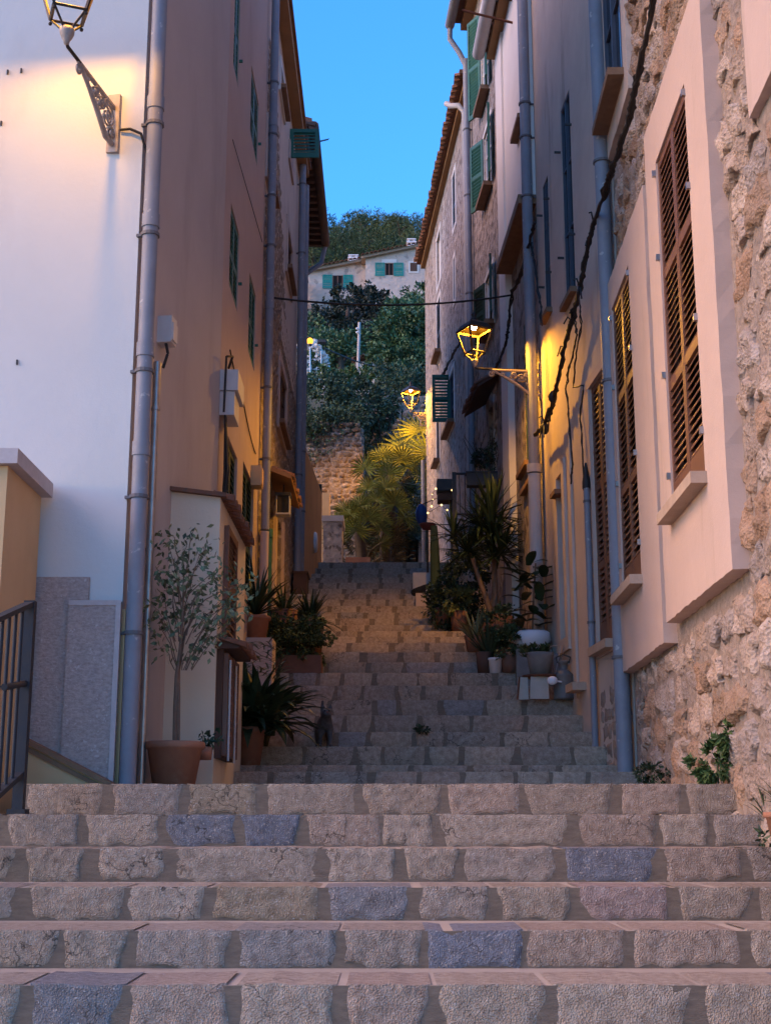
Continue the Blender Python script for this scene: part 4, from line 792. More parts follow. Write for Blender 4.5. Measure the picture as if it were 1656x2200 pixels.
# ---------------------------------------------------------------- lanterns
def spiral(c, ax, ay, r0, r1, turns, a0=0, n=22):
    return [c + ax * (math.cos(a0 + turns * 2 * math.pi * i / n) * (r0 + (r1 - r0) * i / n)) + ay * (math.sin(a0 + turns * 2 * math.pi * i / n) * (r0 + (r1 - r0) * i / n)) for i in range(n + 1)]
def lantern(wallpt, out, ln, label, rot=0.0, sc=1.0, bulb=m_bulb):
    #
    """wallpt: where the arm meets the wall; out: unit vector away from it"""
    out = Vector(out).normalized(); Z = Vector((0, 0, 1)); sd = out.cross(Z)
    root = thing('wall_lantern', wallpt, label, 'street lamp', 'bracket lanterns on the alley walls')
    tip = wallpt + out * ln
    MB().tube([wallpt, wallpt + out * (ln - .02), tip + Z * .03, tip + Z * .07], .013, 8).build('arm', m_lamp, root)
    pl = MB(); pl.hexa([wallpt + sd * a + Z * c + out * d for c in (-.36, .1) for a, d in ((-.045, -.02), (.045, -.02), (.045, .018), (-.045, .018))]); pl.build('back_plate', m_brkt, root)
    sb = MB()
    foot = wallpt - Z * .3 + out * .02; nose = wallpt + out * ln * .72 - Z * .02
    curve = [foot, foot + out * .12 + Z * .0, wallpt + out * ln * .35 - Z * .19, wallpt + out * ln * .55 - Z * .09, nose]
    sb.tube(curve, [.02, .022, .02, .017, .014], 7)
    sb.tube([wallpt - Z * .01, wallpt + out * ln * .74 - Z * .01], .016, 7)
    for cx, cz, r_ in ((.12, -.13, .085), (.27, -.09, .058), (.37, -.06, .04), (.2, -.06, .035), (.06, -.23, .04)):
        for q in (-.012, .012): sb.tube(spiral(wallpt + out * ln * cx / .9 * 1.0 + Z * cz + sd * q, out, Z, r_, .008, 1.7, cx * 9), .0085, 5)
        sb.ball(wallpt + out * ln * cx / .9 + Z * cz, .016)
    sb.tube(spiral(wallpt + out * ln * .76 - Z * .055, out, Z, .045, .006, 1.5, 1.2), .011, 6)
    for i in range(5): sb.ball(wallpt + out * ln * (.1 + .12 * i) + Z * (-.2 + .035 * i), .02, 0, 6, 4)
    sb.build('scrollwork', m_brkt, root)
    B = tip + Z * .05; Z = Z * (sc * .94)
    MB().lathe([(a_ * sc, c_ * sc * .94) for a_, c_ in ((.001, -.05), (.018, -.045), (.022, -.02), (.035, 0), (.05, .04), (.052, .075), (.02, .085))], B, 12).build('cup', m_brkt, root)
    ca, sa = math.cos(rot), math.sin(rot); ex = (sd * ca + out * sa) * sc; ey = (out * ca - sd * sa) * sc
    cor = lambda h, z: [B + ex * (h * a) + ey * (h * c) + Z * z for a, c in ((-1, -1), (1, -1), (1, 1), (-1, 1))]
    lo, hi = cor(.105, .19), cor(.19, .56); fr = MB()
    for i in range(4):
        fr.tube([lo[i], hi[i]], .013, 4, 0, False); fr.tube([lo[i], lo[(i + 1) % 4]], .013, 4, 0, False); fr.tube([hi[i], hi[(i + 1) % 4]], .016, 4, 0, False)
        d = lo[i] - (B + Z * .19); fr.tube([lo[i], B + d * .75 + Z * .15, B + d * .42 + Z * .10, B + d * .3 + Z * .075], .009, 5); fr.ball(lo[i] - Z * .03, .014, 0, 6, 4)
    fr.build('frame', m_lamp, root)
    cp = MB(); t1, t2, t3 = cor(.205, .565), cor(.15, .66), cor(.06, .73)
    u1, u2 = cor(.195, .57), cor(.14, .65)
    for i in range(4):
        j = (i + 1) % 4; cp.quad(t1[i], t1[j], t2[j], t2[i]); cp.quad(t2[i], t2[j], t3[j], t3[i]); cp.quad(u1[j], u1[i], u2[i], u2[j], 1); cp.quad(t1[j], t1[i], u1[i], u1[j])
    cp.add(u2, [(0, 1, 2, 3)], 1); cp.add(t3, [(0, 1, 2, 3)])
    cp.lathe([(a_ * sc, c_ * sc * .94) for a_, c_ in ((.055, .72), (.06, .75), (.035, .77), (.03, .80), (.045, .83), (.02, .86), (.001, .90))], B, 10)
    cp.build('cap', [m_lamp, m_capshade], root)
    MB().tube([B + Z * .70, B + Z * .645], .02, 8).build('bulb_holder', m_lamp, root)
    MB().ball(B + Z * .622, .042 * sc, 0, 14, 9).build('bulb', bulb, root)
    return root
pt0 = at(247, 232, 8.99); lamp1 = lantern(Vector((pt0.x, 8.99, pt0.z)), (-.20, -1, 0), .84, 'big bracket lantern on the cream lit house front', .55)
cable([(pt0.x + .05, 8.98, CZ + ray(262, 279)[1] * 8.98), (-1.86, 8.97, CZ + ray(295, 277)[1] * 8.97), (-1.78, 8.97, CZ + ray(306, 287)[1] * 8.97), (-1.735, 9.02, CZ + ray(315, 330)[1] * 9.), (-1.73, 9.05, CZ + ray(318, 390)[1] * 9.)], .010, 'lamp_wire', 'short wire looping from the bracket lantern round the house corner', cat='wire')
ul, zl_ = R2.hit(1160, 800); lamp2 = lantern(R2.pt(R2.L - .01, zl_, .0), R2.N + Vector((0, -.06, 0)), .80, 'lit lantern on a scrolled bracket over the alley beside a grey pipe', .35, .80, m_bulbs)
u5_, z5_ = R5.hit(914, 893); u5_ = min(u5_, R5.L - .12); lamp3 = lantern(R5.pt(u5_, z5_, 0), R5.N, .36, 'small far lit lantern by the green shutter above the fan palm', .5, 0.85, m_bulbf)
# ---------------------------------------------------------------- cables
def bundle(pts, name, label, r=.016, strands=4, seed=0, mat=m_cable):
    root = thing(name, pts[0], label, 'cables'); rr = random.Random(seed)
    for k in range(strands):
        P = []
        for a, b in zip(pts, pts[1:]):
            for i in range(6): P.append(Vector(a).lerp(Vector(b), i / 6) + Vector((rr.gauss(0, .6), rr.gauss(0, .6), rr.gauss(0, .4))) * r * 1.2)
        P.append(Vector(pts[-1])); MB().tube(P, r * rr.uniform(.6, 1.1), 6).build('strand', mat, root)
    return root
def on(Wq, pts, n): return [Wq.pt(*Wq.hit(x, y, n), n) for x, y in pts]
bp = on(R1, [(1418, -60), (1398, 30), (1372, 150), (1352, 250), (1325, 335), (1305, 395)], .16) + on(R2, [(1275, 480), (1260, 540), (1245, 620), (1228, 690), (1212, 745), (1196, 830), (1183, 880), (1170, 912), (1148, 936)], .15)
bn = bundle(bp, 'cable_bundle', 'thick black cable bundle slanting down the right houses past the lantern', .015, 6, 1)
rr = random.Random(3)
for i in range(16):
    a = bp[6 + rr.randrange(8)]; b = MB(); d = Vector((rr.uniform(-.1, .0), rr.uniform(-.2, .2), rr.uniform(-.2, .05)))
    b.tube([a, a + d * .5 + Vector((0, 0, .06)), a + d], .008, 5); b.build('loose_end', m_cable, bn)
for a, c in (((1160, 935), (1180, 905)), ((1183, 860), (1190, 845))):
    p = on(R2, [a, c], .16); MB().ball(p[0].lerp(p[1], .5), (.05, .05, .07), 0, 8, 6).build('tape_wrap', m_cable, bn)
hang = on(R2, [(1232, 680), (1240, 720), (1222, 790), (1215, 835), (1222, 900), (1228, 990), (1226, 1040)], .10)
bundle(hang, 'hanging_cable', 'loose thin cables hanging down beside the plaster door surround', .008, 3, 2)
hang2 = on(R2, [(1243, 640), (1248, 700), (1236, 770), (1230, 832), (1252, 828), (1246, 900), (1252, 1000), (1257, 1062)], .07)
bundle(hang2, 'hanging_cable', 'thin black cable dropping into the cap of the grey conduit', .007, 2, 4)
w3p = on(R3, [(1147, 478), (1138, 520), (1118, 590), (1098, 634), (1092, 700), (1086, 740), (1066, 790), (1056, 800)], .12)
bundle(w3p, 'cable_bundle', 'black cable bundle branching below the whitewashed storey', .015, 4, 6)
bundle(on(R3, [(1140, 520), (1146, 560), (1158, 640), (1164, 700)], .10), 'hanging_cable', 'short cable dropping behind the lantern pipe from the whitewashed storey', .011, 3, 7)
bundle(on(R5, [(988, 735), (975, 758), (958, 790), (949, 808)], .1), 'cable_bundle', 'cables slanting down to the green open shutter of the tiled eave house', .02, 3, 8)
A_ = W3.pt(.35, W3.hit(572, 648)[1], .06); B_ = w3p[3]
cable([A_, Vector(B_)], .013, 'overhead_wire', 'black wire slung across the alley between the houses', sag=.12, n=20)
cable([A_, A_ + Vector((.02, -.1, -.05)), W3.pt(.12, W3.hit(566, 760)[1], .07), W3.pt(.2, W3.hit(567, 860)[1], .04)], .012, 'wall_cable', 'black cable running down the rubble wall from the slung wire', sag=.02)
cable([at(697, 748, 33), at(760, 775, 37), at(850, 800, 40)], .02, 'overhead_wire', 'thin far wire running from the street lamp globe to the trees', n=6)
cable([at(682, 304, 20), at(707, 298, 26)], .008, 'overhead_wire', 'tiny wire end against the blue sky by the green shutter', n=2)
# ---------------------------------------------------------------- plant helpers
def blade(mb, base, dr, ln, wd, arch, k=5, mi=0, fold=.3):
    d = Vector(dr).normalized(); sd = d.cross(Vector((0, 0, 1)))
    if sd.length < .1: sd = Vector((1, 0, 0))
    sd.normalize(); p = Vector(base); L = []; R_ = []; Cn = []
    for i in range(k + 1):
        t = i / k; ww = wd * (0.5 + t * 1.4 if t < .36 else (1 - ((t - .36) / .64) ** 1.7)) ; q = sd.cross(d)
        L.append(p + sd * ww + q * ww * fold); R_.append(p - sd * ww + q * ww * fold); Cn.append(p.copy())
        p = p + d * (ln / k); d = (d + Vector((0, 0, -arch / k * (0.4 + t)))).normalized()
    n = k + 1; mb.add(L + Cn + R_, [(i, n + i, n + i + 1, i + 1) for i in range(k)] + [(n + i, 2 * n + i, 2 * n + i + 1, n + i + 1) for i in range(k)], mi, False)
def rosette(mb, c, n, ln, wd, seed, up=(.1, 1.3), arch=.9, mi=0, k=5, lv=.25):
    r = random.Random(seed)
    for i in range(n):
        a = i * 2.399 + r.uniform(-.3, .3); e = up[0] + (up[1] - up[0]) * r.random(); l = ln * r.uniform(1 - lv * 1.4, 1 + lv * .5)
        blade(mb, Vector(c) + Vector((math.cos(a), math.sin(a), 0)) * .015, (math.cos(a) * math.cos(e), math.sin(a) * math.cos(e), math.sin(e)), l, wd * r.uniform(.75, 1.1), arch * r.uniform(.5, 1.3), k, mi)
def leaves(mb, c, rad, n, size, seed, mi=0, clump=0, shell=.35, asp=.5, droop=0.2, flat=False, up=.3, cr=None):
    """small pointed leaves scattered in uneven clumps through an ellipsoid"""
    r = random.Random(seed); c = Vector(c); cl = []
    def sph():
        while 1:
            v = Vector((r.uniform(-1, 1), r.uniform(-1, 1), r.uniform(-1, 1)))
            if .05 < v.length < 1: return v
    for i in range(clump): v = sph(); v = v.normalized() * (shell + (1 - shell) * r.random() ** .6); cl.append((Vector((v.x * rad[0], v.y * rad[1], v.z * rad[2])), r.uniform(.6, 1.25)))
    cr = cr or min(rad) * .30
    for i in range(n):
        if cl: q, s_ = cl[r.randrange(clump)]; p = q + sph() * cr * s_
        else: v = sph(); v = v.normalized() * max(v.length, shell * r.random() ** .3); p = Vector((v.x * rad[0], v.y * rad[1], v.z * rad[2]))
        d = (p.normalized() * .7 + sph() * .9 + Vector((0, 0, -droop))).normalized(); s = size * r.uniform(.6, 1.25)
        nn = (Vector((0, 0, 1)) * up + sph()).normalized(); sd = d.cross(nn)
        if sd.length < .05: continue
        sd.normalize(); o = c + p; w_ = s * asp * .5; q2 = sd.cross(d) * s * .10
        mb.add([o, o + d * s * .45 + sd * w_ - q2, o + d * s, o + d * s * .45 - sd * w_ - q2], [(0, 1, 2), (0, 2, 3)], mi)
def pot(c, r, h, name, label, mat, cat='flower pot', rim=True, sq=1, group=None, taper=.72):
    root = thing(name, c, label, cat, group); b = MB(); rb = r * taper
    b.lathe([(.001, 0), (rb, 0), (rb + (r - rb) * .85, h * .84)] + ([(r * 1.04, h * .85), (r * 1.07, h * .9), (r * 1.07, h * .97), (r * 1.03, h)] if rim else [(r, h)]) + [(r * .92, h), (r * .88, h * .86)], c, 28); b.build('body', mat, root)
    MB().lathe([(.001, h * .87), (r * .885, h * .86)], c, 20).build('soil', m_soil, root); return root
def plant(name, label, cat, base, group=None): return thing(name, base, label, cat, group)
# ficus in the big terracotta pot
zF = ST[10][1]
fx = at(375, 1640, 9.45); P0 = Vector((fx.x, 9.45, zF)); hpot = CZ + ray(375, 1594)[1] * 9.45 - zF
pot(P0, .195, hpot, 'terracotta_pot', 'big terracotta pot holding the slender variegated tree', m_terra)
fic = plant('ficus_tree', 'slender variegated fig tree standing before the white lean-to', 'potted tree', P0 + Vector((0, 0, hpot * .88)))
top = Vector((at(418, 1135, 9.6).x, 9.5, at(418, 1135, 9.6).z)); rt = P0 + Vector((0, 0, hpot * .86)); r = random.Random(21)
def px9(x, y, dy=0): p = at(x, y, 9.45 + dy); return p
tr = MB(); mid = px9(388, 1390)
tr.tube([rt, px9(377, 1520), px9(380, 1450), mid, px9(392, 1330), px9(395, 1260)], [.017, .015, .014, .012, .010, .006], 7); tr.tube([rt + Vector((.02, .01, 0)), px9(384, 1500), px9(384, 1440, .02), px9(398, 1360, .05), px9(430, 1300, .1)], [.014, .013, .012, .009, .006], 6)
tr.build('trunk', m_bark, fic); br = MB(); lf = MB()
tips = [(331, 1300), (345, 1390), (540, 1250), (525, 1300), (512, 1330), (352, 1160), (342, 1340), (350, 1280), (335, 1310), (365, 1230), (380, 1180), (418, 1135), (372, 1150), (400, 1160), (440, 1180), (455, 1165), (430, 1210), (470, 1220), (450, 1250), (410, 1230), (490, 1230), (520, 1240), (505, 1275), (470, 1290), (440, 1310), (400, 1290), (370, 1290), (360, 1260), (425, 1265), (480, 1330), (430, 1380), (410, 1400), (450, 1360), (500, 1300), (385, 1215), (395, 1320), (350, 1240), (460, 1340)]
for i, (x, y) in enumerate(tips):
    dy = r.uniform(-.22, .2); t = px9(x, y, dy); s = px9(388 + r.uniform(-4, 8) + (x - 390) * .2, min(1440, y + r.uniform(50, 130)))
    m_ = s.lerp(t, .5) + Vector((r.uniform(-.02, .02), r.uniform(-.03, .03), r.uniform(.0, .05))); br.tube([s, s.lerp(m_, .5) + Vector((r.uniform(-.015, .015), 0, .01)), m_, m_.lerp(t, .6) + Vector((r.uniform(-.02, .02), 0, r.uniform(0, .02))), t - Vector((0, 0, .01))], [.0045, .0042, .0035, .0025, .002], 4)
    for j in range(21):
        q = s.lerp(t, r.uniform(.55, 1.15)) + Vector((r.gauss(0, .046), r.gauss(0, .05), r.gauss(0, .034))); a = r.uniform(0, 6.28); d = Vector((math.cos(a) * .6, math.sin(a) * .6, r.uniform(-1.1, .1))).normalized(); l = r.uniform(.042, .068)
        sd = d.cross(Vector((r.uniform(-1, 1), r.uniform(-1, 1), .5))).normalized(); lf.add([q, q + d * l * .45 + sd * l * .24, q + d * l, q + d * l * .45 - sd * l * .24], [(0, 1, 2), (0, 2, 3)])
br.build('branch', m_bark, fic); lf.build('foliage', m_fic, fic)
zz = plant('zz_plant', 'small glossy leaved plant leaning from a cup beside the big terracotta pot', 'plant', at(440, 1600, 9.6)); b = MB(); rr = random.Random(8); c0 = at(440, 1605, 9.7)
for i in range(7):
    a = rr.uniform(-.5, 2.2); tipp = c0 + Vector((.02 + .12 * math.cos(a) * rr.uniform(.5, 1), -.05 * math.sin(a), rr.uniform(.05, .17)))
    for k in range(9):
        q = c0.lerp(tipp, k / 9); s_ = 1 if k % 2 else -1; d = Vector((.5, -.3 * s_, .5 * s_)).normalized(); leaves(b, q, (.012, .012, .012), 1, .055, i * 20 + k, asp=.5)
b.build('leaf_stem', m_leafd, zz); MB().lathe([(.001, -.09), (.05, -.09), (.06, 0), (.05, 0)], c0, 14).build('cup', m_terra, zz)
# second terracotta pot with dark strap leaves
def stand(px, py, Y): p = at(px, py, Y); return Vector((p.x, Y, ground_z(Y)))
P1 = stand(533, 1640, 12.2); P1.z = ST[12][1]
pot(P1, .15, .34, 'terracotta_pot', 'terracotta pot under the dark broad leaved plant by the hatch cabinet', m_terra)
asp_ = plant('aspidistra', 'large dark broad leaved plant spilling over the lower stairs', 'potted plant', P1 + Vector((0, 0, .3))); b = MB(); r = random.Random(31)
for i in range(130):
    a = r.uniform(0, 6.28); e = r.uniform(.25, 1.45); q = P1 + Vector((r.uniform(-.1, .2), r.uniform(-.05, .25), .28)); ln = r.uniform(.4, .76)
    blade(b, q, (math.cos(a) * math.cos(e) - .02, math.sin(a) * math.cos(e), math.sin(e) + .05), ln, r.uniform(.04, .068), r.uniform(1.2, 2.9), 7)
b.build('leaf_blade', m_leafd, asp_); b = MB()
for i in range(30):
    a = r.uniform(-1.6, 1.2); blade(b, P1 + Vector((r.uniform(0, .25), r.uniform(-.1, .15), .4)), (math.cos(a) * .8, math.sin(a) * .6 - .3, r.uniform(.5, 1.1)), r.uniform(.4, .62), r.uniform(.03, .05), r.uniform(1, 2.2), 6)
b.build('pale_leaf_blade', m_leafm, asp_)
b = MB()
for i in range(160):
    q = P1 + Vector((r.uniform(-.22, .3), r.uniform(-.1, .1), r.uniform(.75, 1.1))); a = r.uniform(0, 6.28); blade(b, q, (math.cos(a), math.sin(a), .5), r.uniform(.10, .2), .008, 1.4, 4)
vp = plant('spider_plant', 'pale striped spider plant above the broad dark leaves', 'potted plant', P1 + Vector((0, 0, .7))); b.build('leaf_blade', m_vari, vp); MB().lathe([(.001, .6), (.06, .6), (.075, .72), (.06, .72)], P1 + Vector((-.02, .1, 0)), 12).build('pot', m_terra, vp)
P2 = stand(548, 1375, 14.2); P2.z = at(548, 1375, 14.2).z
MB().box((P2.x - .2, 14.0, ground_z(13.6)), (P2.x + .2, 14.45, P2.z)).build('stone_plinth', m_pink2, None, 'plastered plinth under the spiky plant pot', 'plinth')
pot(P2, .155, .25, 'terracotta_pot', 'terracotta pot raised on a plinth beneath the spiky dark rosette', m_terra)
yu = plant('dracaena', 'spiky dark rosette plant in a raised terracotta pot', 'potted plant', P2 + Vector((0, 0, .25))); b = MB(); rosette(b, P2 + Vector((0, 0, .27)), 70, .62, .02, 5, (.25, 1.5), .8); b.build('leaf_blade', m_leafd, yu)
for i, (x, y, Y, nb, lab) in enumerate(((668, 1320, 15.6, 80, 'bushy dark spider plant at the edge of the upper stairs'), (610, 1300, 15.2, 50, 'reed like plant with yellowish blades between the pots'))):
    c = at(x, y, Y); pl_ = plant('spider_plant', lab, 'potted plant', (c.x, Y, ground_z(Y))); b = MB(); rosette(b, (c.x, Y, c.z - .1), nb, .42, .016, 41 + i, (-.2, 1.4), 1.3); b.build('leaf_blade', m_leafd if i == 0 else m_leafm, pl_)
    g = ground_z(Y); MB().lathe([(.001, g), (.12, g), (.16, c.z - .06), (.14, c.z - .06)], (c.x, Y, 0), 16).build('pot', m_terrad, pl_)
sh = plant('succulent_bush', 'low yellow green creeping plant spilling over a trough by the lit steps', 'potted plant', at(655, 1400, 15.2)); b = MB(); c = at(650, 1380, 15.1); leaves(b, c, (.30, .28, .26), 2400, .045, 51, clump=40, asp=.7); leaves(b, at(590, 1360, 14.9), (.30, .26, .26), 2400, .045, 52, clump=40, asp=.6); leaves(b, at(640, 1340, 15.3), (.28, .2, .2), 1500, .045, 53, clump=30, asp=.6); b.build('foliage', m_leafm, sh)
MB().box((c.x - .3, 14.95, ground_z(14.95)), (c.x + .22, 15.3, c.z - .16)).build('trough', m_terrad, sh)
fw = plant('red_flowers', 'few dark red flowers by the variegated tree leaves', 'flowers', at(487, 1322, 11.9)); b = MB(); leaves(b, at(487, 1322, 11.9), (.05, .05, .05), 40, .04, 3, asp=.9); b.build('petals', m_red, fw); MB().tube([at(487, 1322, 11.9), at(494, 1370, 11.95), at(500, 1450, 12.0)], .005, 5).build('stem', m_leafm, fw)
wb = thing('wooden_box', at(643, 1285, 20.3), 'dark wooden box standing at the foot of the orange wall', 'box'); p0, p1 = at(630, 1275, 20.2), at(659, 1231, 20.2); MB().box((p0.x, 20.2, ground_z(20)), (p1.x, 20.8, p1.z)).build('case', m_wood, wb); MB().box((p0.x - .02, 20.18, p1.z), (p1.x + .02, 20.82, p1.z + .03)).build('lid', m_wood, wb)
cr = thing('wire_basket', at(650, 1300, 17.2), 'small pale wire rack behind the spider plant', 'rack'); b = MB(); c0 = at(628, 1300, 17.2)
for i in range(9): b.tube([c0 + Vector((i * .018, 0, 0)), c0 + Vector((i * .018 - .03, 0, .13))], .004, 4)
b.tube([c0 + Vector((-.04, 0, .13)), c0 + Vector((.16, 0, .13))], .007, 5); b.tube([c0 + Vector((0, 0, .0)), c0 + Vector((.15, 0, .0))], .006, 5); b.tube([c0 + Vector((0, 0, 0)), c0 + Vector((0, 0, ground_z(17.2) - c0.z))], .007, 5); b.tube([c0 + Vector((.15, 0, 0)), c0 + Vector((.15, 0, ground_z(17.2) - c0.z))], .007, 5); b.build('wire_frame', m_pale, cr)
# right hand plants
def gp_(px, py, Y): p = at(px, py, Y); return Vector((p.x, Y, ground_z(Y)))
Yp = gp_(1065, 1330, 17.2); yc = plant('yucca', 'tall spiky yucca with two bare leaning trunks', 'potted tree', Yp); b = MB()
jn = at(1060, 1318, 17.2); t1, t2 = at(1062, 1230, 17.2), at(1030, 1248, 17.1)
b.tube([Yp + Vector((0, 0, .1)), jn, (jn + t1) / 2 + Vector((.01, 0, 0)), t1, at(1058, 1170, 17.2)], [.05, .05, .04, .035, .03], 9); b.tube([jn - Vector((0, 0, .12)), at(1045, 1290, 17.15), t2, at(1015, 1200, 17)], [.04, .034, .03, .026], 8); b.build('trunk', m_bark, yc)
b = MB()
for i, (x, y, n_, l_) in enumerate(((1058, 1150, 90, .62), (1058, 1110, 60, .6), (1005, 1185, 70, .55), (1075, 1190, 50, .55), (1030, 1130, 60, .55), (975, 1150, 40, .5), (1060, 1200, 40, .5))):
    rosette(b, at(x, y, 17.2 + (i % 3) * .12 - .1), n_, l_, .019, 60 + i, (-.5, 1.5), .55, 0, 4)
b.build('leaf_blade', m_leafd, yc); MB().lathe([(.001, 0), (.17, 0), (.22, .3), (.2, .3)], Yp, 18).build('pot', m_terrad, yc)
b = MB(); rosette(b, at(1062, 1090, 17.2), 16, .5, .028, 70, (.9, 1.5), .3); b.build('pale_leaf_blade', m_leafm, yc)
S1 = gp_(960, 1350, 18.0); s1 = plant('rounded_shrub', 'rounded dark shrub bulging over the upper stairs edge', 'shrub', S1); b = MB(); c = at(968, 1298, 18.0)
leaves(b, c, (.34, .4, .36), 3200, .05, 81, clump=60, asp=.6); leaves(b, at(1000, 1240, 18.3), (.3, .35, .4), 2200, .05, 82, clump=45, asp=.6); leaves(b, at(1010, 1180, 18.8), (.3, .35, .35), 1200, .05, 83, clump=30, asp=.6); b.build('foliage', m_leafd, s1); MB().tube([S1, c], .02, 6).build('stem', m_barkd, s1); MB().lathe([(.001, 0), (.14, 0), (.18, .22), (.16, .22)], S1, 16).build('pot', m_terrad, s1)
Rb = gp_(1145, 1350, 15.0); rb = plant('rubber_plant', 'rubber plant with big dark oval leaves in the pale bowl', 'potted plant', Rb + Vector((0, 0, .35))); b = MB(); r = random.Random(91)
for (x, y) in ((1145, 1240), (1120, 1250), (1160, 1225), (1125, 1290), (1160, 1290), (1150, 1320), (1110, 1310), (1170, 1310), (1135, 1215), (1105, 1270), (1165, 1260), (1130, 1335), (1155, 1345), (1140, 1265), (1118, 1235), (1150, 1280), (1112, 1330), (1170, 1330), (1168, 1240)):
    c = at(x, y, 15.0 + r.uniform(-.15, .15)); a = r.uniform(0, 6.28); blade(b, c, (math.cos(a) * .9, math.sin(a) * .6, r.uniform(.1, .8)), r.uniform(.24, .36), .06, 1.3, 6, 0, .15); a += 2; blade(b, c, (math.cos(a) * .9, math.sin(a) * .6, r.uniform(-.1, .6)), r.uniform(.2, .32), .058, 1.3, 6, 0, .15)
b.build('leaf_blade', m_leafd, rb); MB().tube([at(1143, 1370, 15), at(1145, 1300, 15), at(1150, 1210, 15)], [.014, .012, .008], 6).build('stem', m_bark, rb)
c = at(1143, 1395, 15.0); MB().lathe([(.001, 0), (.15, 0), (.21, .12), (.20, .2), (.17, .22), (.165, .18)], (c.x, 15.0, c.z - .02), 20).build('bowl', m_pot_w, None, 'white glazed bowl under the rubber plant', 'bowl')
MB().box((c.x - .2, 14.8, ground_z(14.8) - .02), (c.x + .2, 15.2, c.z - .02)).build('stone_block', m_pot_c, None, 'grey block propping up the white bowl', 'stone block')
for i, (x, y, Y, n_, sz, mt, lab) in enumerate(((1095, 1380, 15.0, 1500, .045, m_leafm, 'leafy green plant spilling between the white pot and the concrete pot'), (985, 1290, 17.6, 900, .05, m_leafy, 'dull yellow green shrub below the yucca'), (1070, 1340, 15.9, 800, .05, m_leafm, 'mid green leafy plant under the yucca trunks'))):
    c = at(x, y, Y); q = plant('leafy_plant', lab, 'potted plant', (c.x, Y, ground_z(Y))); b = MB(); leaves(b, c, (.2, .2, .24), n_, sz, 100 + i, clump=30, asp=.6); b.build('foliage', mt, q); g = ground_z(Y); MB().lathe([(.001, g), (.09, g), (.12, max(g + .12, c.z - .15)), (.1, max(g + .12, c.z - .15))], (c.x, Y, 0), 14).build('pot', m_terrad, q)
cy = plant('sago_plant', 'straw coloured frond plant above the dark upright leaves', 'potted plant', gp_(1010, 1360, 15.9)); b = MB(); c = at(1022, 1385, 15.9); rosette(b, c, 34, .5, .02, 113, (.3, 1.4), 1.0); b.build('frond', m_vari, cy); g = ground_z(15.9); MB().lathe([(.001, g), (.1, g), (.14, g + .2), (.12, g + .2)], (c.x, 15.9, 0), 14).build('pot', m_terrad, cy)
wp = stand(1063, 1437, 15.1); wp = at(1063, 1437, 15.0)
wp = Vector((wp.x, 15.0, ground_z(15.0))); pot(wp, .088, .17, 'white_pot', 'small white plastic pot on the step edge under dark upright leaves', m_pot_w)
da = plant('upright_plant', 'dark upright sword leaved plant in the small white pot', 'potted plant', wp + Vector((0, 0, .15))); b = MB(); rosette(b, wp + Vector((-.06, .05, .15)), 46, .5, .022, 111, (.7, 1.5), .5); b.build('leaf_blade', m_leafd, da)
kp = Vector((at(1040, 1440, 14.97).x, 15.02, ground_z(15.0))); MB().lathe([(.001, 0), (.07, 0), (.09, .24), (.08, .24)], kp, 14).build('flower_pot', m_wood, None, 'narrow dark pot beside the small white pot', 'flower pot')
# stool with concrete pot, boards and milk can
Ys = 14.1; zs_ = ground_z(14.1); ts = at(1162, 1452, Ys)
stl = thing('round_stand', (ts.x, Ys, zs_), 'round rusty topped stand of pale boards carrying the concrete pot', 'stand')
MB().lathe([(.001, 0), (.20, 0), (.20, .022), (.001, .022)], (ts.x, Ys, ts.z - .02), 24).build('top', m_rust, stl)
for x0, x1, yy_ in ((1112, 1136, 13.98), (1139, 1180, 13.92)):
    a, c = at(x0, 1536, yy_), at(x1, 1536, yy_); MB().hexa([(a.x, yy_, zs_), (c.x, yy_, zs_), (c.x, yy_ + .03, zs_), (a.x, yy_ + .03, zs_), (a.x + .015, yy_ + .03, ts.z - .024), (c.x, yy_ + .03, ts.z - .024), (c.x, yy_ + .06, ts.z - .024), (a.x + .015, yy_ + .06, ts.z - .024)]).build('board', m_board, stl)
a = at(1110, 1536, 14.05); MB().tube([(a.x - .0, 13.95, zs_), (a.x + .03, 14.0, ts.z - .02)], .009, 5).build('edge_strip', m_rust, stl)
cpz = ts.z + .003; pot(Vector((at(1160, 1430, Ys).x, Ys, cpz)), .145, .235, 'concrete_pot', 'grey concrete pot of succulents on the rusty round stand', m_pot_c, rim=False)
sc_ = plant('succulent', 'green succulents growing in the grey concrete pot', 'succulents', Vector((ts.x, Ys, cpz + .2))); b = MB(); r = random.Random(121)
for i in range(26): rosette(b, Vector((at(1148, 1430, Ys).x + r.uniform(-.13, .15), Ys + r.uniform(-.12, .1), cpz + r.uniform(.2, .3))), 12, .07, .014, i, (.0, 1.3), .2, 0, 3)
b.build('leaf_rosette', m_leafm, sc_)
ck = at(1213, 1537, 14.0); ck = Vector((ck.x, 14.02, zs_)); mc = thing('milk_can', ck, 'dull grey zinc milk can beside the boards on the right step edge', 'milk can')
MB().lathe([(.001, 0), (.105, 0), (.108, .02), (.105, .03), (.105, .24), (.108, .25), (.06, .30), (.045, .31), (.045, .37), (.058, .38), (.058, .40), (.001, .41)], ck, 24).build('body', m_milk, mc); MB().tube([ck + Vector((-.06, 0, .38)), ck + Vector((-.075, 0, .44)), ck + Vector((0, 0, .47)), ck + Vector((.075, 0, .44)), ck + Vector((.06, 0, .38))], .008, 6).build('handle', m_iron, mc)
dk = at(1186, 1462, 13.85); MB().ball(dk, (.055, .03, .045), 0, 12, 8).tube([dk, dk + Vector((.1, .05, -.01))], .01, 6).build('spray_head', m_pot_w, None, 'pale oval watering rose lying beside the milk can neck', 'watering rose')
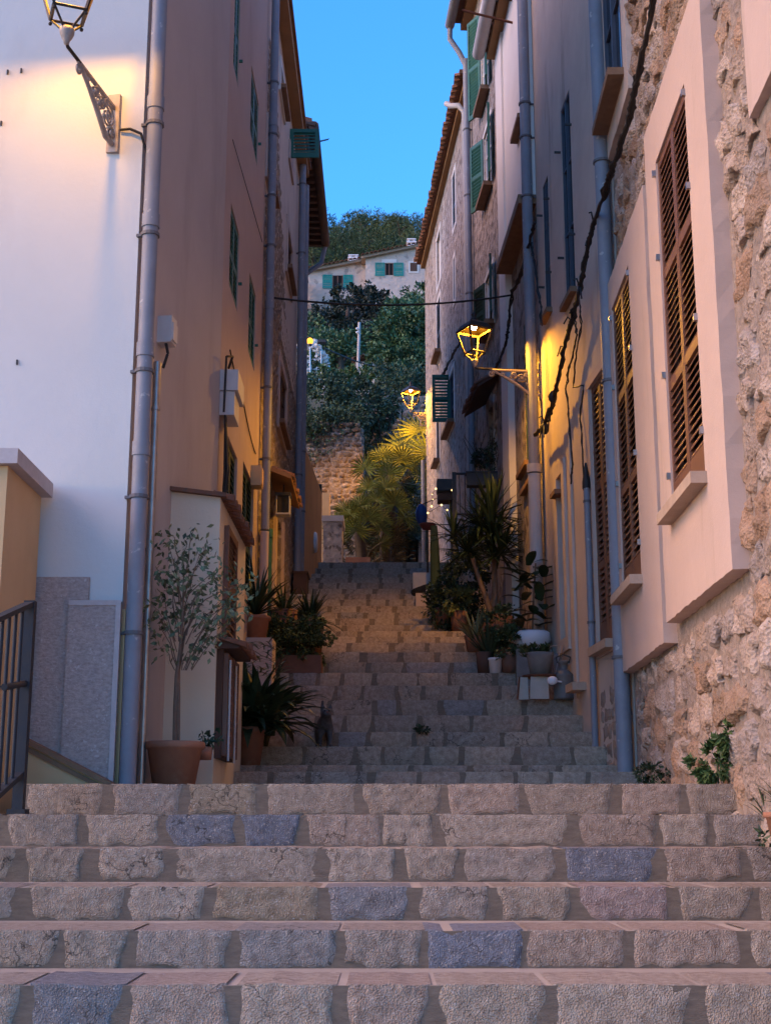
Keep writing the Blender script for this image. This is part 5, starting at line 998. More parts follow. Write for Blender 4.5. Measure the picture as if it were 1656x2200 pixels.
wf = thing('bent_wire_stand', at(1200, 1385, 14.25), 'thin bent pale wire frame behind the concrete pot', 'wire frame'); b = MB(); b.tube([at(1160, 1392, 14.25), at(1212, 1384, 14.25), at(1196, 1465, 14.25)], .006, 5); b.tube([at(1204, 1388, 14.3), at(1190, 1462, 14.3)], .004, 5); b.tube([at(1196, 1465, 14.25), at(1196, 1465, 14.25) - Vector((0, 0, at(1196, 1465, 14.25).z - zs_))], .005, 5); b.build('wire', m_pale, wf)
gbk = at(1190, 1440, 14.75); MB().box((gbk.x - .02, 14.6, zs_), (at(1222, 1440, 14.75).x, 14.9, at(1200, 1408, 14.75).z)).build('stone_block', m_pot_c, None, 'rough grey block behind the milk can', 'stone block')
# small weeds and edge plants
for i, (x, y, Y, rd, n_, sz, mt, lab) in enumerate(((1540, 1640, 8.05, (.14, .09, .15), 900, .045, m_weed, 'bright green weed clump growing at the foot of the rough stone wall'), (1400, 1665, 10.0, (.11, .1, .09), 500, .035, m_leafd, 'small dark weed tuft at the foot of the wall near the thick pipe'), (1640, 1815, 7.0, (.05, .05, .06), 30, .05, m_leafd, 'dark weed sprouting beside the upright stone block'))):
    c = at(x, y, Y); q = plant('weed', lab, 'weed', (c.x, Y, c.z - rd[2])); b = MB(); leaves(b, c, rd, n_, sz, 130 + i, clump=24, asp=.45, up=.6)
    if i == 0: leaves(b, at(1560, 1580, 7.9), (.05, .06, .1), 220, .045, 140, clump=8, asp=.45); leaves(b, at(1500, 1655, 8.2), (.07, .06, .1), 300, .04, 141, clump=10, asp=.45)
    b.build('foliage', mt, q); MB().tube([c - Vector((0, 0, rd[2])), c], .006, 5).build('stem', m_leafm, q)
wd = plant('weed', 'tiny dark weed sprouting on a middle step', 'weed', at(907, 1572, 13.0)); b = MB(); leaves(b, at(907, 1566, 13.0), (.06, .05, .03), 90, .04, 150, asp=.6); b.build('foliage', m_leafd, wd)
EP = at(1652, 1905, 6.55); EP.z = ST[8][1]; ep = pot(Vector((1.93, 6.6, ST[8][1])), .12, .17, 'terracotta_pot', 'terracotta bowl at the very right end of a lower step', m_terra); 
b = MB(); rosette(b, (1.93, 6.6, ST[8][1] + .16), 26, .24, .008, 160, (.3, 1.4), 1.2); gpl = plant('spider_plant', 'thin bladed plant in the terracotta bowl on the lower step', 'potted plant', (1.93, 6.6, ST[8][1] + .15)); b.build('leaf_blade', m_leafm, gpl)
b = MB(); rosette(b, at(1655, 1768, 7.32), 22, .2, .008, 161, (.2, 1.4), 1.2); gpl = plant('grass_tuft', 'grassy tuft against the upright stone block', 'weed', at(1655, 1790, 7.32)); b.build('leaf_blade', m_leafm, gpl)
# balcony plants
for i, (x, y, Y, n_, mt, lab) in enumerate(((1065, 985, 19.5, 260, m_leafm, 'thin climbing shoots above the dark balcony planter'), (1035, 985, 20.0, 500, m_leafd, 'dark trailing leaves in the balcony planter'))):
    q = plant('climbing_plant', lab, 'plant', at(x, y + 30, Y)); b = MB(); leaves(b, at(x, y, Y), (.16, .18, .3 if i == 0 else .14), n_, .05, 170 + i, asp=.5, shell=.1); b.build('foliage', mt, q); b = MB(); r = random.Random(i)
    for k in range(12): s = at(x, y + 30, Y) + Vector((r.uniform(-.15, .15), r.uniform(-.1, .1), 0)); b.tube([s, s + Vector((r.uniform(-.1, .1), r.uniform(-.1, .1), .25)), s + Vector((r.uniform(-.2, .2), r.uniform(-.2, .2), r.uniform(.4, .65)))], .005, 4)
    b.build('stem', m_barkd, q)
# fairy lights, laundry corner, hanging bowl
fy = thing('string_lights', at(930, 1080, 21), 'string of small warm glowing bulbs beside the dark planter', 'fairy lights'); FB = [(936, 1050), (928, 1062), (930, 1073), (927, 1088), (919, 1102), (948, 1085), (960, 1096), (971, 1053), (978, 1088), (978, 1103)]
Pf = [at(x, y, 20.6) for x, y in FB]
MB().tube([Pf[7], Pf[0], Pf[1], Pf[2], Pf[3], Pf[4], Pf[5], Pf[6], Pf[8], Pf[9]], .005, 4).build('wire', m_cable, fy)
for i, p in enumerate(Pf): MB().ball(p, .017 if i in (0, 3, 4, 5, 6, 7) else .009, 0, 8, 6).build('bulb', m_fairy, fy)
pk = thing('planter_box', at(955, 1040, 21), 'square dark planter on an iron post near the glowing string', 'planter'); c0 = at(957, 1045, 20.9); MB().box((c0.x - .14, 20.8, c0.z - .09), (c0.x + .12, 21.1, c0.z + .1)).build('box', m_iron, pk); MB().tube([(c0.x + .1, 20.95, c0.z), (c0.x + .1, 20.95, ground_z(20.9))], .03, 6).build('post', m_iron, pk); MB().box((c0.x - .13, 20.78, c0.z - .25), (c0.x + .12, 21.1, c0.z - .14)).build('shelf', m_wood, pk)
hb_ = thing('hanging_bowl', at(918, 1130, 21.4), 'red clay bowl hung at the stair edge below the glowing string', 'bowl'); c0 = at(918, 1140, 21.4); MB().lathe([(.001, 0), (.08, .02), (.13, .09), (.135, .11), (.12, .11)], c0, 16).build('body', m_redpot, hb_); MB().tube([c0 + Vector((.12, 0, .1)), (c0.x + .35, 21.5, c0.z + .12)], .008, 5).build('hook', m_iron, hb_); MB().tube([c0 + Vector((.0, 0, .0)), (c0.x, 21.4, ground_z(21.4))], .02, 6).build('stand', m_barkd, hb_)
bt = thing('blue_tarp', at(905, 1105, 24), 'dull blue cloth bag hanging at the far wall corner', 'bag'); c0 = at(905, 1105, 24); MB().ball(c0, (.11, .08, .2), 0, 10, 8).build('cloth', m_blue, bt); MB().tube([c0 + Vector((0, 0, .18)), (c0.x + .3, 24.4, c0.z + .4)], .008, 5).build('strap', m_cable, bt)
cs = thing('cactus_column', at(938, 1200, 20), 'ribbed grey green column cactus by the resting cat', 'cactus'); b = MB(); p0, p1 = at(936, 1255, 19.8), at(932, 1130, 19.8)
b.tube([Vector((p0.x, 19.8, ground_z(19.8))), p0, p0.lerp(p1, .6), p1], [.07, .075, .07, .05], 9, 0, False); b.build('stem', m_leafm, cs)
ww = thing('louvre_door', at(875, 1190, 31), 'low brown louvred double door under the fan palms', 'door'); Wd = Wall(at(842, 1200, 30.6).x, 30.6, at(910, 1200, 30.6).x, 30.6, -1); Wd.N = Vector((0, -1, 0)); zd0 = ST[-1][1]; zd1 = at(875, 1160, 30.6).z
for a_ in (0, Wd.L - .12): MB().wbox(Wd, a_, a_ + .12, zd0, zd1, -.2, .05).build('door_jamb', m_sur, ww); shutters(Wd, (.13, Wd.L - .13, zd0, zd1), m_brown, ww, n=-.05, pitch=.09, rails=())
# ---------------------------------------------------------------- cats
def skin_body(name, pts, edges, rad, mat, parent, sub=2):
    me = bpy.data.meshes.new(name); off = root_loc(parent); me.from_pydata([tuple(Vector(p) - off) for p in pts], edges, []); o = bpy.data.objects.new(name, me); COL.objects.link(o); o.parent = parent
    md = o.modifiers.new('skin', 'SKIN'); 
    if not me.skin_vertices: me.attributes.new('tmp', 'FLOAT', 'POINT')
    for v, q in zip(me.skin_vertices[0].data, rad): v.radius = (q, q)
    me.skin_vertices[0].data[0].use_root = True; md.use_smooth_shade = True; s_ = o.modifiers.new('sub', 'SUBSURF'); s_.levels = sub; s_.render_levels = sub; me.materials.append(mat); return o
def cat(base, hd, label, fur, face=None):
    """a cat walking towards hd (unit xy vector); base is the point under its chest"""
    root = thing('cat', base, label, 'cat'); f = Vector((hd[0], hd[1], 0)).normalized(); s = Vector((-f.y, f.x, 0)); Z = Vector((0, 0, 1)); B = Vector(base)
    pts = [B - f * .20 + Z * .245, B - f * .06 + Z * .235, B + f * .08 + Z * .235, B + f * .15 + Z * .27, B + f * .215 + Z * .315, B + f * .265 + Z * .305]
    rad = [.068, .075, .068, .05, .05, .028]; ed = [(i, i + 1) for i in range(5)]
    def chain(st, ps, rs):
        k = st
        for p, q in zip(ps, rs): pts.append(p); rad.append(q); ed.append((k, len(pts) - 1)); k = len(pts) - 1
    for sg, ph in ((1, .04), (-1, -.03)):
        chain(2, [B + f * (.09) + s * .045 * sg + Z * .16, B + f * (.08 + ph * .6) + s * .045 * sg + Z * .08, B + f * (.09 + ph) + s * .045 * sg + Z * .018, B + f * (.12 + ph) + s * .045 * sg + Z * .014], [.03, .02, .017, .016])
        chain(0, [B - f * (.17) + s * .05 * sg + Z * .165, B - f * (.235 - ph) + s * .05 * sg + Z * .085, B - f * (.205 - ph) + s * .05 * sg + Z * .018, B - f * (.17 - ph) + s * .05 * sg + Z * .014], [.042, .022, .017, .017])
    chain(0, [B - f * .28 + Z * .26, B - f * .33 + Z * .33, B - f * .33 + Z * .42, B - f * .30 + Z * .47], [.024, .018, .017, .012])
    skin_body('body', pts, ed, rad, fur, root)
    for sg in (1, -1):
        h = B + f * .205 + s * .03 * sg + Z * .352; MB().add([h + s * .018 + f * .012, h - s * .018 + f * .012, h - f * .012, h + Z * .042 + s * .006 * sg], [(0, 1, 3), (1, 2, 3), (2, 0, 3)]).build('ear', fur, root)
        MB().ball(B + f * .257 + s * .020 * sg + Z * .327, .0075, 0, 8, 6).build('eye', m_glass, root)
    MB().ball(B + f * .288 + Z * .312, (.008, .008, .006), 0, 8, 6).build('nose', m_redpot, root)
    if face: MB().ball(B + f * .245 + Z * .295, (.036, .036, .026), 0, 10, 8).build('muzzle', face, root)
    return root
cx = at(698, 1590, 12.85); cat((cx.x, 12.80, ST[13][1]), (.12, -1), 'grey cat walking down the steps', m_catg, m_catg)
cb = at(908, 1275, 20.0)
for i, (x0, x1, y0, y1, Y, lab) in enumerate(((893, 932, 1274, 1310, 19.8, 'pale stone block under the resting cat'), (887, 924, 1230, 1275, 20.35, 'taller stone block behind the resting cat'))):
    a, c = at(x0, y1, Y), at(x1, y0, Y); MB().box((a.x, Y, ground_z(Y) - .1), (c.x, Y + .45, c.z)).build('stone_block', m_pale if i else m_sur, None, lab, 'stone block')
cz0 = at(912, 1274, 19.8).z; B = Vector((at(910, 1270, 20).x, 20.05, cz0)); lc = thing('cat', B, 'black and white cat resting on a pale block', 'cat')
skin_body('body', [B + Vector((-.10, .02, .075)), B + Vector((0, 0, .085)), B + Vector((.09, -.02, .09)), B + Vector((.14, -.05, .125)), B + Vector((.16, -.09, .115)), B + Vector((-.17, -.02, .03)), B + Vector((-.12, -.1, .02)), B + Vector((.07, -.13, .02)), B + Vector((.12, -.15, .018))], [(0, 1), (1, 2), (2, 3), (3, 4), (0, 5), (5, 6), (2, 7), (7, 8)], [.075, .085, .07, .055, .03, .022, .015, .025, .02], m_catb, lc)
MB().ball(B + Vector((.145, -.085, .12)), (.05, .042, .045), 0, 12, 8).build('face', m_furw, lc); MB().ball(B + Vector((.08, -.09, .05)), (.055, .04, .04), 0, 12, 8).build('chest', m_furw, lc)
for sg in (-.03, .03):
    h = B + Vector((.14 + sg, -.055, .165)); MB().add([h + Vector((-.016, 0, 0)), h + Vector((.016, 0, 0)), h + Vector((0, .02, 0)), h + Vector((0, 0, .038))], [(0, 1, 3), (1, 2, 3), (2, 0, 3)]).build('ear', m_catb, lc); MB().ball(B + Vector((.146 + sg * .6, -.127, .128)), .007, 0, 8, 6).build('eye', m_glass, lc)
# ---------------------------------------------------------------- retaining walls and the garden above
zg = ST[-1][1]
ret = thing('retaining_wall', (-2, 32, zg), 'tall rubble retaining wall glowing orange behind the palms', 'wall')
RW = Wall(-5.5, 32, at(776, 1000, 32).x, 32, -1); RW.N = Vector((0, -1, 0)); ztp = at(720, 915, 32).z
b = MB(); b.box((-5.5, 32, zg - .5), (RW.O.x + RW.L, 35, ztp - .25)); b.build('core', m_rubmort, ret)
rr = random.Random(61); extra = MB(); cs_ = facing_cells(RW.L - 2.1, RW.L, zg + .1, ztp + .1, .19, .13, 71); rr.shuffle(cs_); me_n = 0
GC = [(0.27, 0.21, 0.165), (0.22, 0.175, 0.14), (0.31, 0.245, 0.19), (0.20, 0.145, 0.11)]
for q in cs_:
    tgt = MB() if me_n < 290 else extra; me_n += 1
    stone_piece(tgt, q, lambda A, B, n: RW.pt(A, B, n), rr.uniform(.01, .05), 4, 4, rr.random() * 99, .025, .05, -.04)
    c = rr.choice(GC)
    if tgt is not extra: tgt.build('stone', m_rubble, ret, color=(*c, 1))
if extra.v: extra.build('stonework', m_rubmort, ret, kind='stuff')
RW2 = Wall(RW.O.x + RW.L, 32.01, RW.O.x + RW.L, 35, 1)
b = MB()
for q in facing_cells(.02, 2.9, zg + .1, ztp, .3, .2, 73): stone_piece(b, q, lambda A, B, n: RW2.pt(A, B, n), .05, 4, 4, rr.random() * 99, .02, .05, -.04)
b.build('return_stonework', m_rubmort, ret, kind='stuff')
rt2 = thing('retaining_wall', (2, 35, zg), 'second rubble wall set back and half hidden by palms and creeper', 'wall')
RX = Wall(at(770, 1000, 35).x, 35, 5.0, 35, -1); RX.N = Vector((0, -1, 0)); zt2 = at(860, 850, 35).z
MB().box((RX.O.x, 35.0, zg - .5), (5, 36.5, zt2 - .2)).build('core', m_rubmort, rt2); b = MB()
for q in facing_cells(.0, 2.6, zg + .1, zt2, .28, .2, 75): stone_piece(b, q, lambda A, B, n: RX.pt(A, B, n), rr.uniform(.04, .1), 4, 4, rr.random() * 99, .03, .06, -.05)
b.build('stonework', m_rubmort, rt2, kind='stuff')
nc = thing('niche_wall', at(700, 1090, 29), 'small bright ochre wall end lit beside the pier', 'wall'); p0, p1 = at(692, 1110, 29), at(708, 1058, 29); MB().box((p0.x, 29, zg), (p1.x, 29.3, p1.z)).build('wall', m_ochre, nc)
# fan palms
def fan(mb, c, d, r, seed, n=19):
    rr = random.Random(seed); d = Vector(d).normalized(); up = Vector((0, 0, 1)); s = d.cross(up)
    if s.length < .1: s = Vector((1, 0, 0))
    s.normalize(); u = s.cross(d)
    for i in range(n):
        a = (i / (n - 1) - .5) * 4.9 ; v = (u * math.cos(a) + s * math.sin(a)) ; v = (v + d * .28).normalized(); l = r * (1 - .18 * abs(a) / 2.45) * rr.uniform(.9, 1.05); sd = v.cross(d).normalized() * (r * .045)
        m = c + v * l * .55; e = c + v * l + Vector((0, 0, -.10 * r * rr.random()))
        mb.add([c, m + sd + d * .012, e, m - sd + d * .012, m - d * .012], [(0, 1, 4), (1, 2, 4), (0, 4, 3), (4, 2, 3)])
def fpalm(name_label, trunk, crown, fans, seed, rad, dead=20):
    root = plant('fan_palm', name_label, 'palm tree', trunk, 'fan palms at the head of the stairs'); rr = random.Random(seed); crown = Vector(crown)
    MB().tube([trunk, Vector(trunk).lerp(crown, .5) + Vector((.05, 0, 0)), crown], [.16, .14, .11], 9).build('trunk', m_barkd, root)
    b = MB(); st = MB(); dd = MB()
    for i in range(fans):
        a = i * 2.399; e = 1.35 - 1.9 * (i / fans) ** 1.1; d = Vector((math.cos(a) * math.cos(e), math.sin(a) * math.cos(e), math.sin(e))); l = rr.uniform(.5, .95) * rad * 1.5; c = crown + d * l - Vector((0, 0, .10 * l * l))
        st.tube([crown, crown + d * l * .5 + Vector((0, 0, .04)), c], .011, 4); fan(b, c, (d * .7 + Vector((rr.uniform(-.2, .2), -.75, rr.uniform(-.1, .3)))), rad * rr.uniform(.8, 1.1), seed * 100 + i)
    for i in range(dead):
        a = rr.uniform(0, 6.28); c = crown + Vector((math.cos(a) * .25, math.sin(a) * .25, -rr.uniform(.2, (crown.z - trunk[2]) * .8))); fan(dd, c, (math.cos(a), math.sin(a) - .2, -.9), rad * .8, seed * 50 + i, 14)
    b.build('frond', m_palm, root); st.build('leaf_stalk', m_leafm, root)
    if dead > 4: dd.build('dry_frond', m_deadp, root); return root
def gnd(x, y, Y): p = at(x, y, Y); return Vector((p.x, Y, zg))
fpalm('tallest fan palm with golden lamplit fronds before the rubble walls', gnd(838, 1010, 30.4), at(838, 1020, 30.4), 18, 1, .50)
fpalm('lower fan palm with drooping fronds at the centre of the clump', gnd(822, 1095, 29.8), at(825, 1095, 29.8), 14, 2, .45, 16)
fpalm('fan palm half hidden behind the far grey house corner', gnd(925, 960, 31.5), at(928, 985, 31.5), 20, 3, .7, 4)
fpalm('small low fan palm by the pier and lamplit wall', gnd(772, 1150, 28.6), at(772, 1140, 28.6), 18, 4, .45, 12)
us = plant('undergrowth', None, None, gnd(830, 1180, 28)); b = MB()
for i, (x, y, Y, rx_, rz_, n_) in enumerate(((850, 1160, 30.6, .75, .5, 2600), (780, 1110, 30.9, .45, .5, 1500), (865, 1090, 31.1, .6, .5, 1600))): leaves(b, at(x, y, Y), (rx_, .5, rz_), n_, .13, 180 + i, clump=50, asp=.18, droop=.6)
bpl = bpy.data.objects.remove(us); b.build('undergrowth', m_leafd, None, 'dark tangled undergrowth beneath the fan palms', 'undergrowth', kind='stuff')
bpt = thing('planter_trough', gnd(770, 1205, 27.5), 'low reddish planter at the head of the stairs', 'planter'); a, c = at(742, 1212, 27), at(795, 1197, 27); MB().box((a.x, 27, zg - .3), (c.x, 27.4, c.z)).build('trough', m_terra, bpt)
# hedge and creeper on the wall top
hd = thing('hedge', at(760, 870, 34), 'dark hedge and creeper hanging over the retaining wall', 'hedge'); b = MB()
for i, (x, y, Y, rx_, ry_, rz_, n_) in enumerate(((690, 870, 33.3, 1.0, 1.0, .75, 4200), (770, 878, 33.6, 1.0, 1.1, .66, 4200), (850, 850, 35.8, 1.0, 1.1, .85, 3600), (905, 855, 36, .9, 1.1, .8, 2500), (690, 930, 32.2, .5, .35, .5, 1300), (800, 940, 34.4, .55, .4, .75, 2000), (730, 905, 32.3, .7, .4, .35, 1300), (665, 950, 32.2, .3, .3, .7, 800))): leaves(b, at(x, y, Y), (rx_, ry_, rz_), n_, .11, 190 + i, clump=70, asp=.55, cr=.24)
b.build('foliage', m_hedge, hd)
r = random.Random(5); b = MB()
for k in range(14): s = at(660 + k * 17, 890 + 20 * math.sin(k), 33.2); b.tube([s, s + Vector((r.uniform(-.2, .2), .2, -.6))], .02, 4)
b.build('stem', m_barkd, hd)
lg = plant('leafy_shrub', 'bright yellow green shrubs along the top of the hedge', 'shrub', at(720, 830, 37)); b = MB()
for i, (x, y) in enumerate(((690, 815), (720, 822), (755, 812), (775, 806), (700, 828))): leaves(b, at(x, y, 37.5 + i * .4), (.5, .5, .32), 500, .13, 200 + i, clump=20, asp=.6)
b.build('foliage', m_lgreen, lg); MB().tube([at(720, 850, 37.5), at(720, 820, 37.5)], .03, 5).build('stem', m_barkd, lg)
ol = plant('oleander', 'oleander bush covered in white blossom below the glowing globe', 'shrub', at(668, 800, 40)); b = MB(); leaves(b, at(665, 785, 40), (.45, .5, .6), 1500, .12, 210, clump=40, asp=.3); b.build('foliage', m_tree, ol); b = MB(); leaves(b, at(665, 780, 39.8), (.5, .55, .62), 1500, .12, 211, clump=90, asp=.9, shell=.8, cr=.12); b.build('blossom', m_petal, ol); MB().tube([at(668, 830, 40), at(668, 790, 40)], .03, 5).build('stem', m_barkd, ol)
# garden lamps and posts
gl = thing('globe_lamp', at(666, 760, 38), 'far glowing orange globe lamp on a thin post', 'street lamp'); c = at(666, 733, 38); MB().ball(c, .10, 0, 14, 10).build('globe', m_bulb2, gl); MB().tube([at(667, 830, 38), c - Vector((0, 0, .1))], .025, 6).build('post', m_zinc, gl); MB().lathe([(.05, -.16), (.08, -.1), (.05, -.09)], c, 10).build('collar', m_iron, gl)
ps = thing('garden_post', at(690, 790, 38.6), 'slim metal garden post next to the globe lamp', 'post'); MB().tube([at(690, 830, 38.6), at(690, 755, 38.6)], .022, 6).build('shaft', m_zinc, ps); MB().box(at(682, 737, 38.6) - Vector((0, .1, 0)), at(700, 733, 38.6) + Vector((0, .1, .02))).build('arm', m_iron, ps)
po = thing('utility_pole', at(771, 800, 49), 'grey wooden utility pole with white insulators', 'pole'); MB().tube([at(768, 835, 49), at(772, 693, 49)], .058, 8).build('shaft', m_pale, po)
for y in (706, 714): MB().ball(at(767, y, 48.9), .05, 0, 8, 6).build('insulator', m_pot_w, po)
bc = thing('bollard', at(697, 825, 36.5), 'small pale bollard among the hedge shrubs', 'bollard'); c = at(697, 832, 36.2); MB().lathe([(.09, -.3), (.1, 0), (.09, .2), (.001, .24)], c, 12).build('shaft', m_pale, bc)
# small hut with tile roof
ht = thing('garden_hut', at(800, 800, 52), 'small tiled stone hut half hidden by the broad tree', 'hut'); a, c, e = at(763, 826, 52), at(830, 777, 52), at(830, 758, 52)
MB().box((a.x, 52, a.z - 1), (c.x, 55, c.z)).build('wall', m_pstone, ht)
MB().hexa([(a.x - .15, 51.8, c.z + .02), (c.x, 51.8, c.z + .3), (c.x, 55, c.z + .55), (a.x - .15, 55, c.z + .3), (a.x - .15, 51.8, c.z + .12), (c.x, 51.8, c.z + .4), (c.x, 55, c.z + .65), (a.x - .15, 55, c.z + .4)]).build('roof', m_tile, ht)
rib_tiles((Vector((a.x, 51.95, c.z + .12)), Vector((.16, 0, .038)), Vector((0, -1, 0))), 9, ht, .08, .3)
# broad trees
def broad(label, blobs, size, mat, trunk, seed, name='broad_tree', cat='tree', asp=.6):
    root = plant(name, label, cat, trunk[0]); b = MB()
    for i, (x, y, Y, rx_, ry_, rz_, n_) in enumerate(blobs): leaves(b, at(x, y, Y), (rx_, ry_, rz_), n_, size, seed + i, clump=int(n_ / 42), asp=asp, shell=.45, cr=min(rx_, rz_) * .24, up=.5)
    b.build('crown', mat, root); t = MB(); t.tube(trunk, [.22, .17, .1][:len(trunk)], 8)
    for (x, y, Y, rx_, ry_, rz_, n_) in blobs: t.tube([trunk[1], (Vector(trunk[1]) + at(x, y, Y)) / 2 + Vector((.1, 0, .2)), at(x, y, Y)], [.09, .06, .03], 5)
    t.build('trunk', m_barkd, root); return root
broad('large leafy green tree overlapping the far grey house', [(872, 720, 45, 1.3, 1.5, 1.3, 4200), (866, 762, 45, .9, 1.2, 1.0, 2600), (890, 690, 47, 1.2, 1.4, .8, 2600), (880, 790, 44, 1.5, 1.3, 1.0, 3400), (850, 705, 46, .7, .9, .6, 1500), (860, 815, 43, .9, 1, .6, 1700), (908, 655, 55, 1.1, 1.5, .9, 1500)], .17, m_tree, [at(868, 870, 44.5), at(866, 780, 44.8), at(866, 700, 45)], 300)
broad('dark rounded bushy tree covering the front of the hillside house', [(755, 685, 66, 2.2, 2, 1.4, 4600), (712, 715, 64, 1.6, 1.8, 1.1, 3200), (800, 660, 68, 1.0, 1.5, .9, 2000), (765, 645, 68, 1.5, 1.5, .75, 2200), (680, 715, 66, 1.1, 1.5, 1.0, 1800), (730, 745, 62, 1.6, 1.5, 1.1, 2400)], .21, m_bush, [at(745, 770, 64), at(746, 710, 65), at(748, 660, 66)], 320)
broad('mid green bushes on the slope behind the globe lamp', [(730, 775, 57, 1.5, 1.6, 1.2, 3000), (700, 760, 57, 1.3, 1.4, 1.2, 2000), (760, 745, 58, 1.1, 1.2, .9, 1500), (660, 735, 60, 1.2, 1.4, 1.2, 1500), (655, 770, 58, 1, 1.4, 1.2, 1200)], .19, m_tree, [at(730, 815, 56), at(731, 790, 56), at(732, 765, 56)], 340, 'bush', 'bush')
# ---------------------------------------------------------------- hillside house
hh = thing('hillside_house', at(780, 640, 100), 'pale stone house with teal shutters high on the hillside', 'house')
def c3(x, y, Y): return at(x, y, Y)
L0, L1, L2_, L3 = c3(660, 660, 101), c3(788, 650, 101), c3(788, 562, 101), c3(660, 586, 101)
MB().prism([L0 - Vector((0, 0, 3)), L1 - Vector((0, 0, 3)), Vector((L2_.x, 101, L2_.z)), L3], (0, 8, 0)).build('wall', m_pstone, hh)
Q0, Q1, Q2, Q3 = c3(785, 660, 100), c3(940, 660, 100), c3(940, 523, 100), c3(785, 556, 100)
HW = Wall(Q0.x, 100, Q1.x, 100, -1); HW.N = Vector((0, -1, 0)); HL = Wall(L0.x, 101, L1.x, 101, -1); HL.N = Vector((0, -1, 0))
MB().prism([Q0 - Vector((0, 0, 3)), Q1 - Vector((0, 0, 3)), Q2, Q3], (0, 9, 0)).build('gable_wall', m_pstone, hh)
for A, B2, Y in ((L3, L2_, 101), (Q3, Q2, 100)):
    d = (B2 - A).normalized(); u_ = Vector((0, 0, 1)); A2, B3 = A - d * .35, B2 + d * .1
    MB().hexa([A2 + Vector((0, -.35, -.02)), B3 + Vector((0, -.35, -.02)), B3 + Vector((0, 9, -.02)), A2 + Vector((0, 9, -.02)), A2 + Vector((0, -.35, .18)), B3 + Vector((0, -.35, .18)), B3 + Vector((0, 9, .18)), A2 + Vector((0, 9, .18))]).build('roof', m_sill2, hh)
    rib_tiles((A2 + Vector((.15, -.3, .2)), d * .34, Vector((0, -1, 0))), int((B3 - A2).length / .34), hh, .15, .3, fall=.1)
def hill_win(W, x0, x1, y0, y1, Y, teal=True, fr=m_brown):
    a, c = at(x0, y1, Y), at(x1, y0, Y); ua, ub = a.x - W.O.x, c.x - W.O.x
    MB().wbox(W, ua, ub, a.z, c.z, -.1, .012).build('window', m_dark, hh); b = MB(); mid = (ua + ub) / 2
    for uu in (ua, mid - .04, ub - .08): b.wbox(W, uu, uu + .08, a.z, c.z, .013, .05)
    b.build('window_frame', fr, hh)
    if teal:
        for s_ in (ua - .78, ub + .03): leaf(lambda u, z, q, s_=s_: W.pt(s_ + u, z, .03 + q), .75, a.z - .08, c.z + .05, m_teal, hh, rails=(.5,), pitch=.12, st=.08)
hill_win(HW, 827, 845, 566, 591, 100); hill_win(HL, 714, 737, 592, 618, 101)
a, c = at(881, 583, 100), at(896, 565, 100); MB().wbox(HW, a.x - HW.O.x - .14, c.x - HW.O.x + .14, a.z - .14, c.z + .16, .0, .03).build('window_surround', m_white, hh); MB().wbox(HW, a.x - HW.O.x, c.x - HW.O.x, a.z, c.z, .0, .045).build('window', m_wood, hh)
a, c = at(817, 565, 100), at(855, 560, 100); MB().wbox(HW, at(820, 565, 100).x - HW.O.x, at(852, 560, 100).x - HW.O.x, at(820, 565, 100).z, at(820, 560, 100).z + .1, .0, .05).build('lintel', m_white, hh)
def chimney(x, y0, y1, wd, Y, lab):
    a, t = at(x, y1, Y), at(x, y0, Y); H = t.z - a.z; b = MB(); b.box((a.x - wd / 2, Y, a.z - .3), (a.x + wd / 2, Y + wd, a.z + H * .62))
    b.box((a.x - wd * .72, Y - wd * .2, a.z + H * .62), (a.x + wd * .72, Y + wd * 1.2, a.z + H * .70))
    for s_ in (-1, 1): b.box((a.x + s_ * wd * .36 - wd * .12, Y + .02, a.z + H * .70), (a.x + s_ * wd * .36 + wd * .12, Y + wd - .02, a.z + H * .86))
    b.box((a.x - wd * .66, Y - wd * .1, a.z + H * .86), (a.x + wd * .66, Y + wd * 1.1, a.z + H * .92)); b.box((a.x - wd * .2, Y + wd * .3, a.z + H * .92), (a.x + wd * .2, Y + wd * .7, a.z + H)); b.build('chimney', m_pot_w, hh)
chimney(759, 545, 572, .62, 101.3, ''); chimney(884, 510, 541, .55, 100.4, '')
HS = thing('dark_shed', at(652, 620, 98), 'dark timber lean-to at the edge of the hillside house', 'shed'); a, c = at(640, 680, 99), at(661, 590, 99); MB().box((a.x, 98.6, a.z - 2), (c.x - .05, 100.5, c.z)).build('wall', m_wood, HS); MB().box((a.x - .2, 98.4, c.z), (c.x - .02, 100.7, c.z + .15)).build('roof', m_tile, HS)
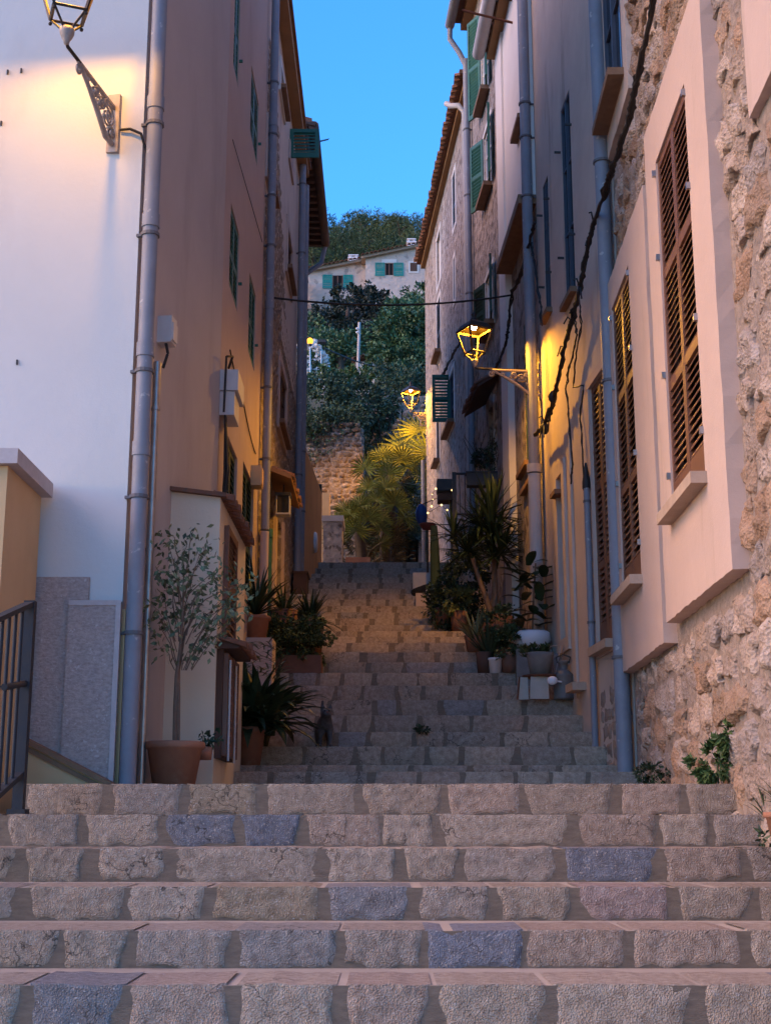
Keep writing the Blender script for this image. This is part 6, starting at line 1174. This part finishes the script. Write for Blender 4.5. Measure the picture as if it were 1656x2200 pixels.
# ---------------------------------------------------------------- pine wood on the hill
def pine_proto(seed, H):
    r = random.Random(seed); root = plant('pine_tree', 'pine among the dark green wood on the hill', 'tree', (0, 0, 0), 'pines on the wooded hill'); b = MB(); t = MB()
    t.tube([(0, 0, -1), (r.uniform(-.2, .2), 0, H * .45), (r.uniform(-.4, .4), r.uniform(-.3, .3), H * .9)], [.22, .17, .05], 6)
    for i in range(r.randrange(11, 15)):
        f = .28 + .68 * i / 13; a = i * 2.4 + r.uniform(-.5, .5); rad = H * .30 * (1.15 - f * .75) * r.uniform(.6, 1.1); c = Vector((math.cos(a) * rad, math.sin(a) * rad, H * f))
        t.tube([(0, 0, H * f * .85), c], [.07, .03], 4); s = H * .155 * r.uniform(.8, 1.25) * (1.15 - .4 * f)
        leaves(b, c, (s * 1.1, s * 1.1, s * .75), 400, .24, seed * 40 + i, clump=16, asp=.30, droop=-.3, cr=s * .42, shell=.2, up=.8)
    b.build('crown', m_pine, root); t.build('trunk', m_barkd, root); return root
protos = [pine_proto(s, h) for s, h in ((1, 7), (2, 6.2), (3, 7.8), (4, 5.5))]
for p in protos: index_kids(p)
spots = []; r = random.Random(77)
for Y in range(106, 206, 7):
    x = -.075 * Y - 4
    while x < .045 * Y + 4:
        xx, yy_ = x + r.uniform(-1.3, 1.3), Y + r.uniform(-3, 3)
        if not (Y < 113 and -7 < xx < 6): spots.append((xx, yy_))
        x += r.uniform(2.6, 4.4)
used = set()
for i, (x, y) in enumerate(spots):
    k = r.randrange(4); loc = (x, y, hill_z(x, y) - .3); rz_ = r.uniform(0, 6.28)
    if k not in used: used.add(k); protos[k].location = loc; protos[k].rotation_euler = (0, 0, rz_); t = protos[k]
    else: t = dup(protos[k], loc, rz=rz_)
    zone = ('crest', 'pine on the crest of the hill outlined against the blue sky') if y > 165 else ('middle', 'pine halfway up the wooded hill behind other crowns') if y > 130 else ('foot', 'pine standing close behind the roofs of the hillside house')
    t['label'] = zone[1]; t['group'] = {'crest': 'pines along the hill crest', 'middle': 'pines in the middle of the wood', 'foot': 'pines right behind the hillside house'}[zone[0]]
    s = r.uniform(.8, 1.2); t.scale = (s * r.uniform(.95, 1.15), s * r.uniform(.95, 1.15), s)
for k, p in enumerate(protos):
    if k not in used: [bpy.data.objects.remove(c) for c in KIDS[p.name]]; bpy.data.objects.remove(p)
# ---------------------------------------------------------------- labels of repeated flights are on the whole stair
stairs['label'] = 'long flight of rough stone steps climbing the alley'
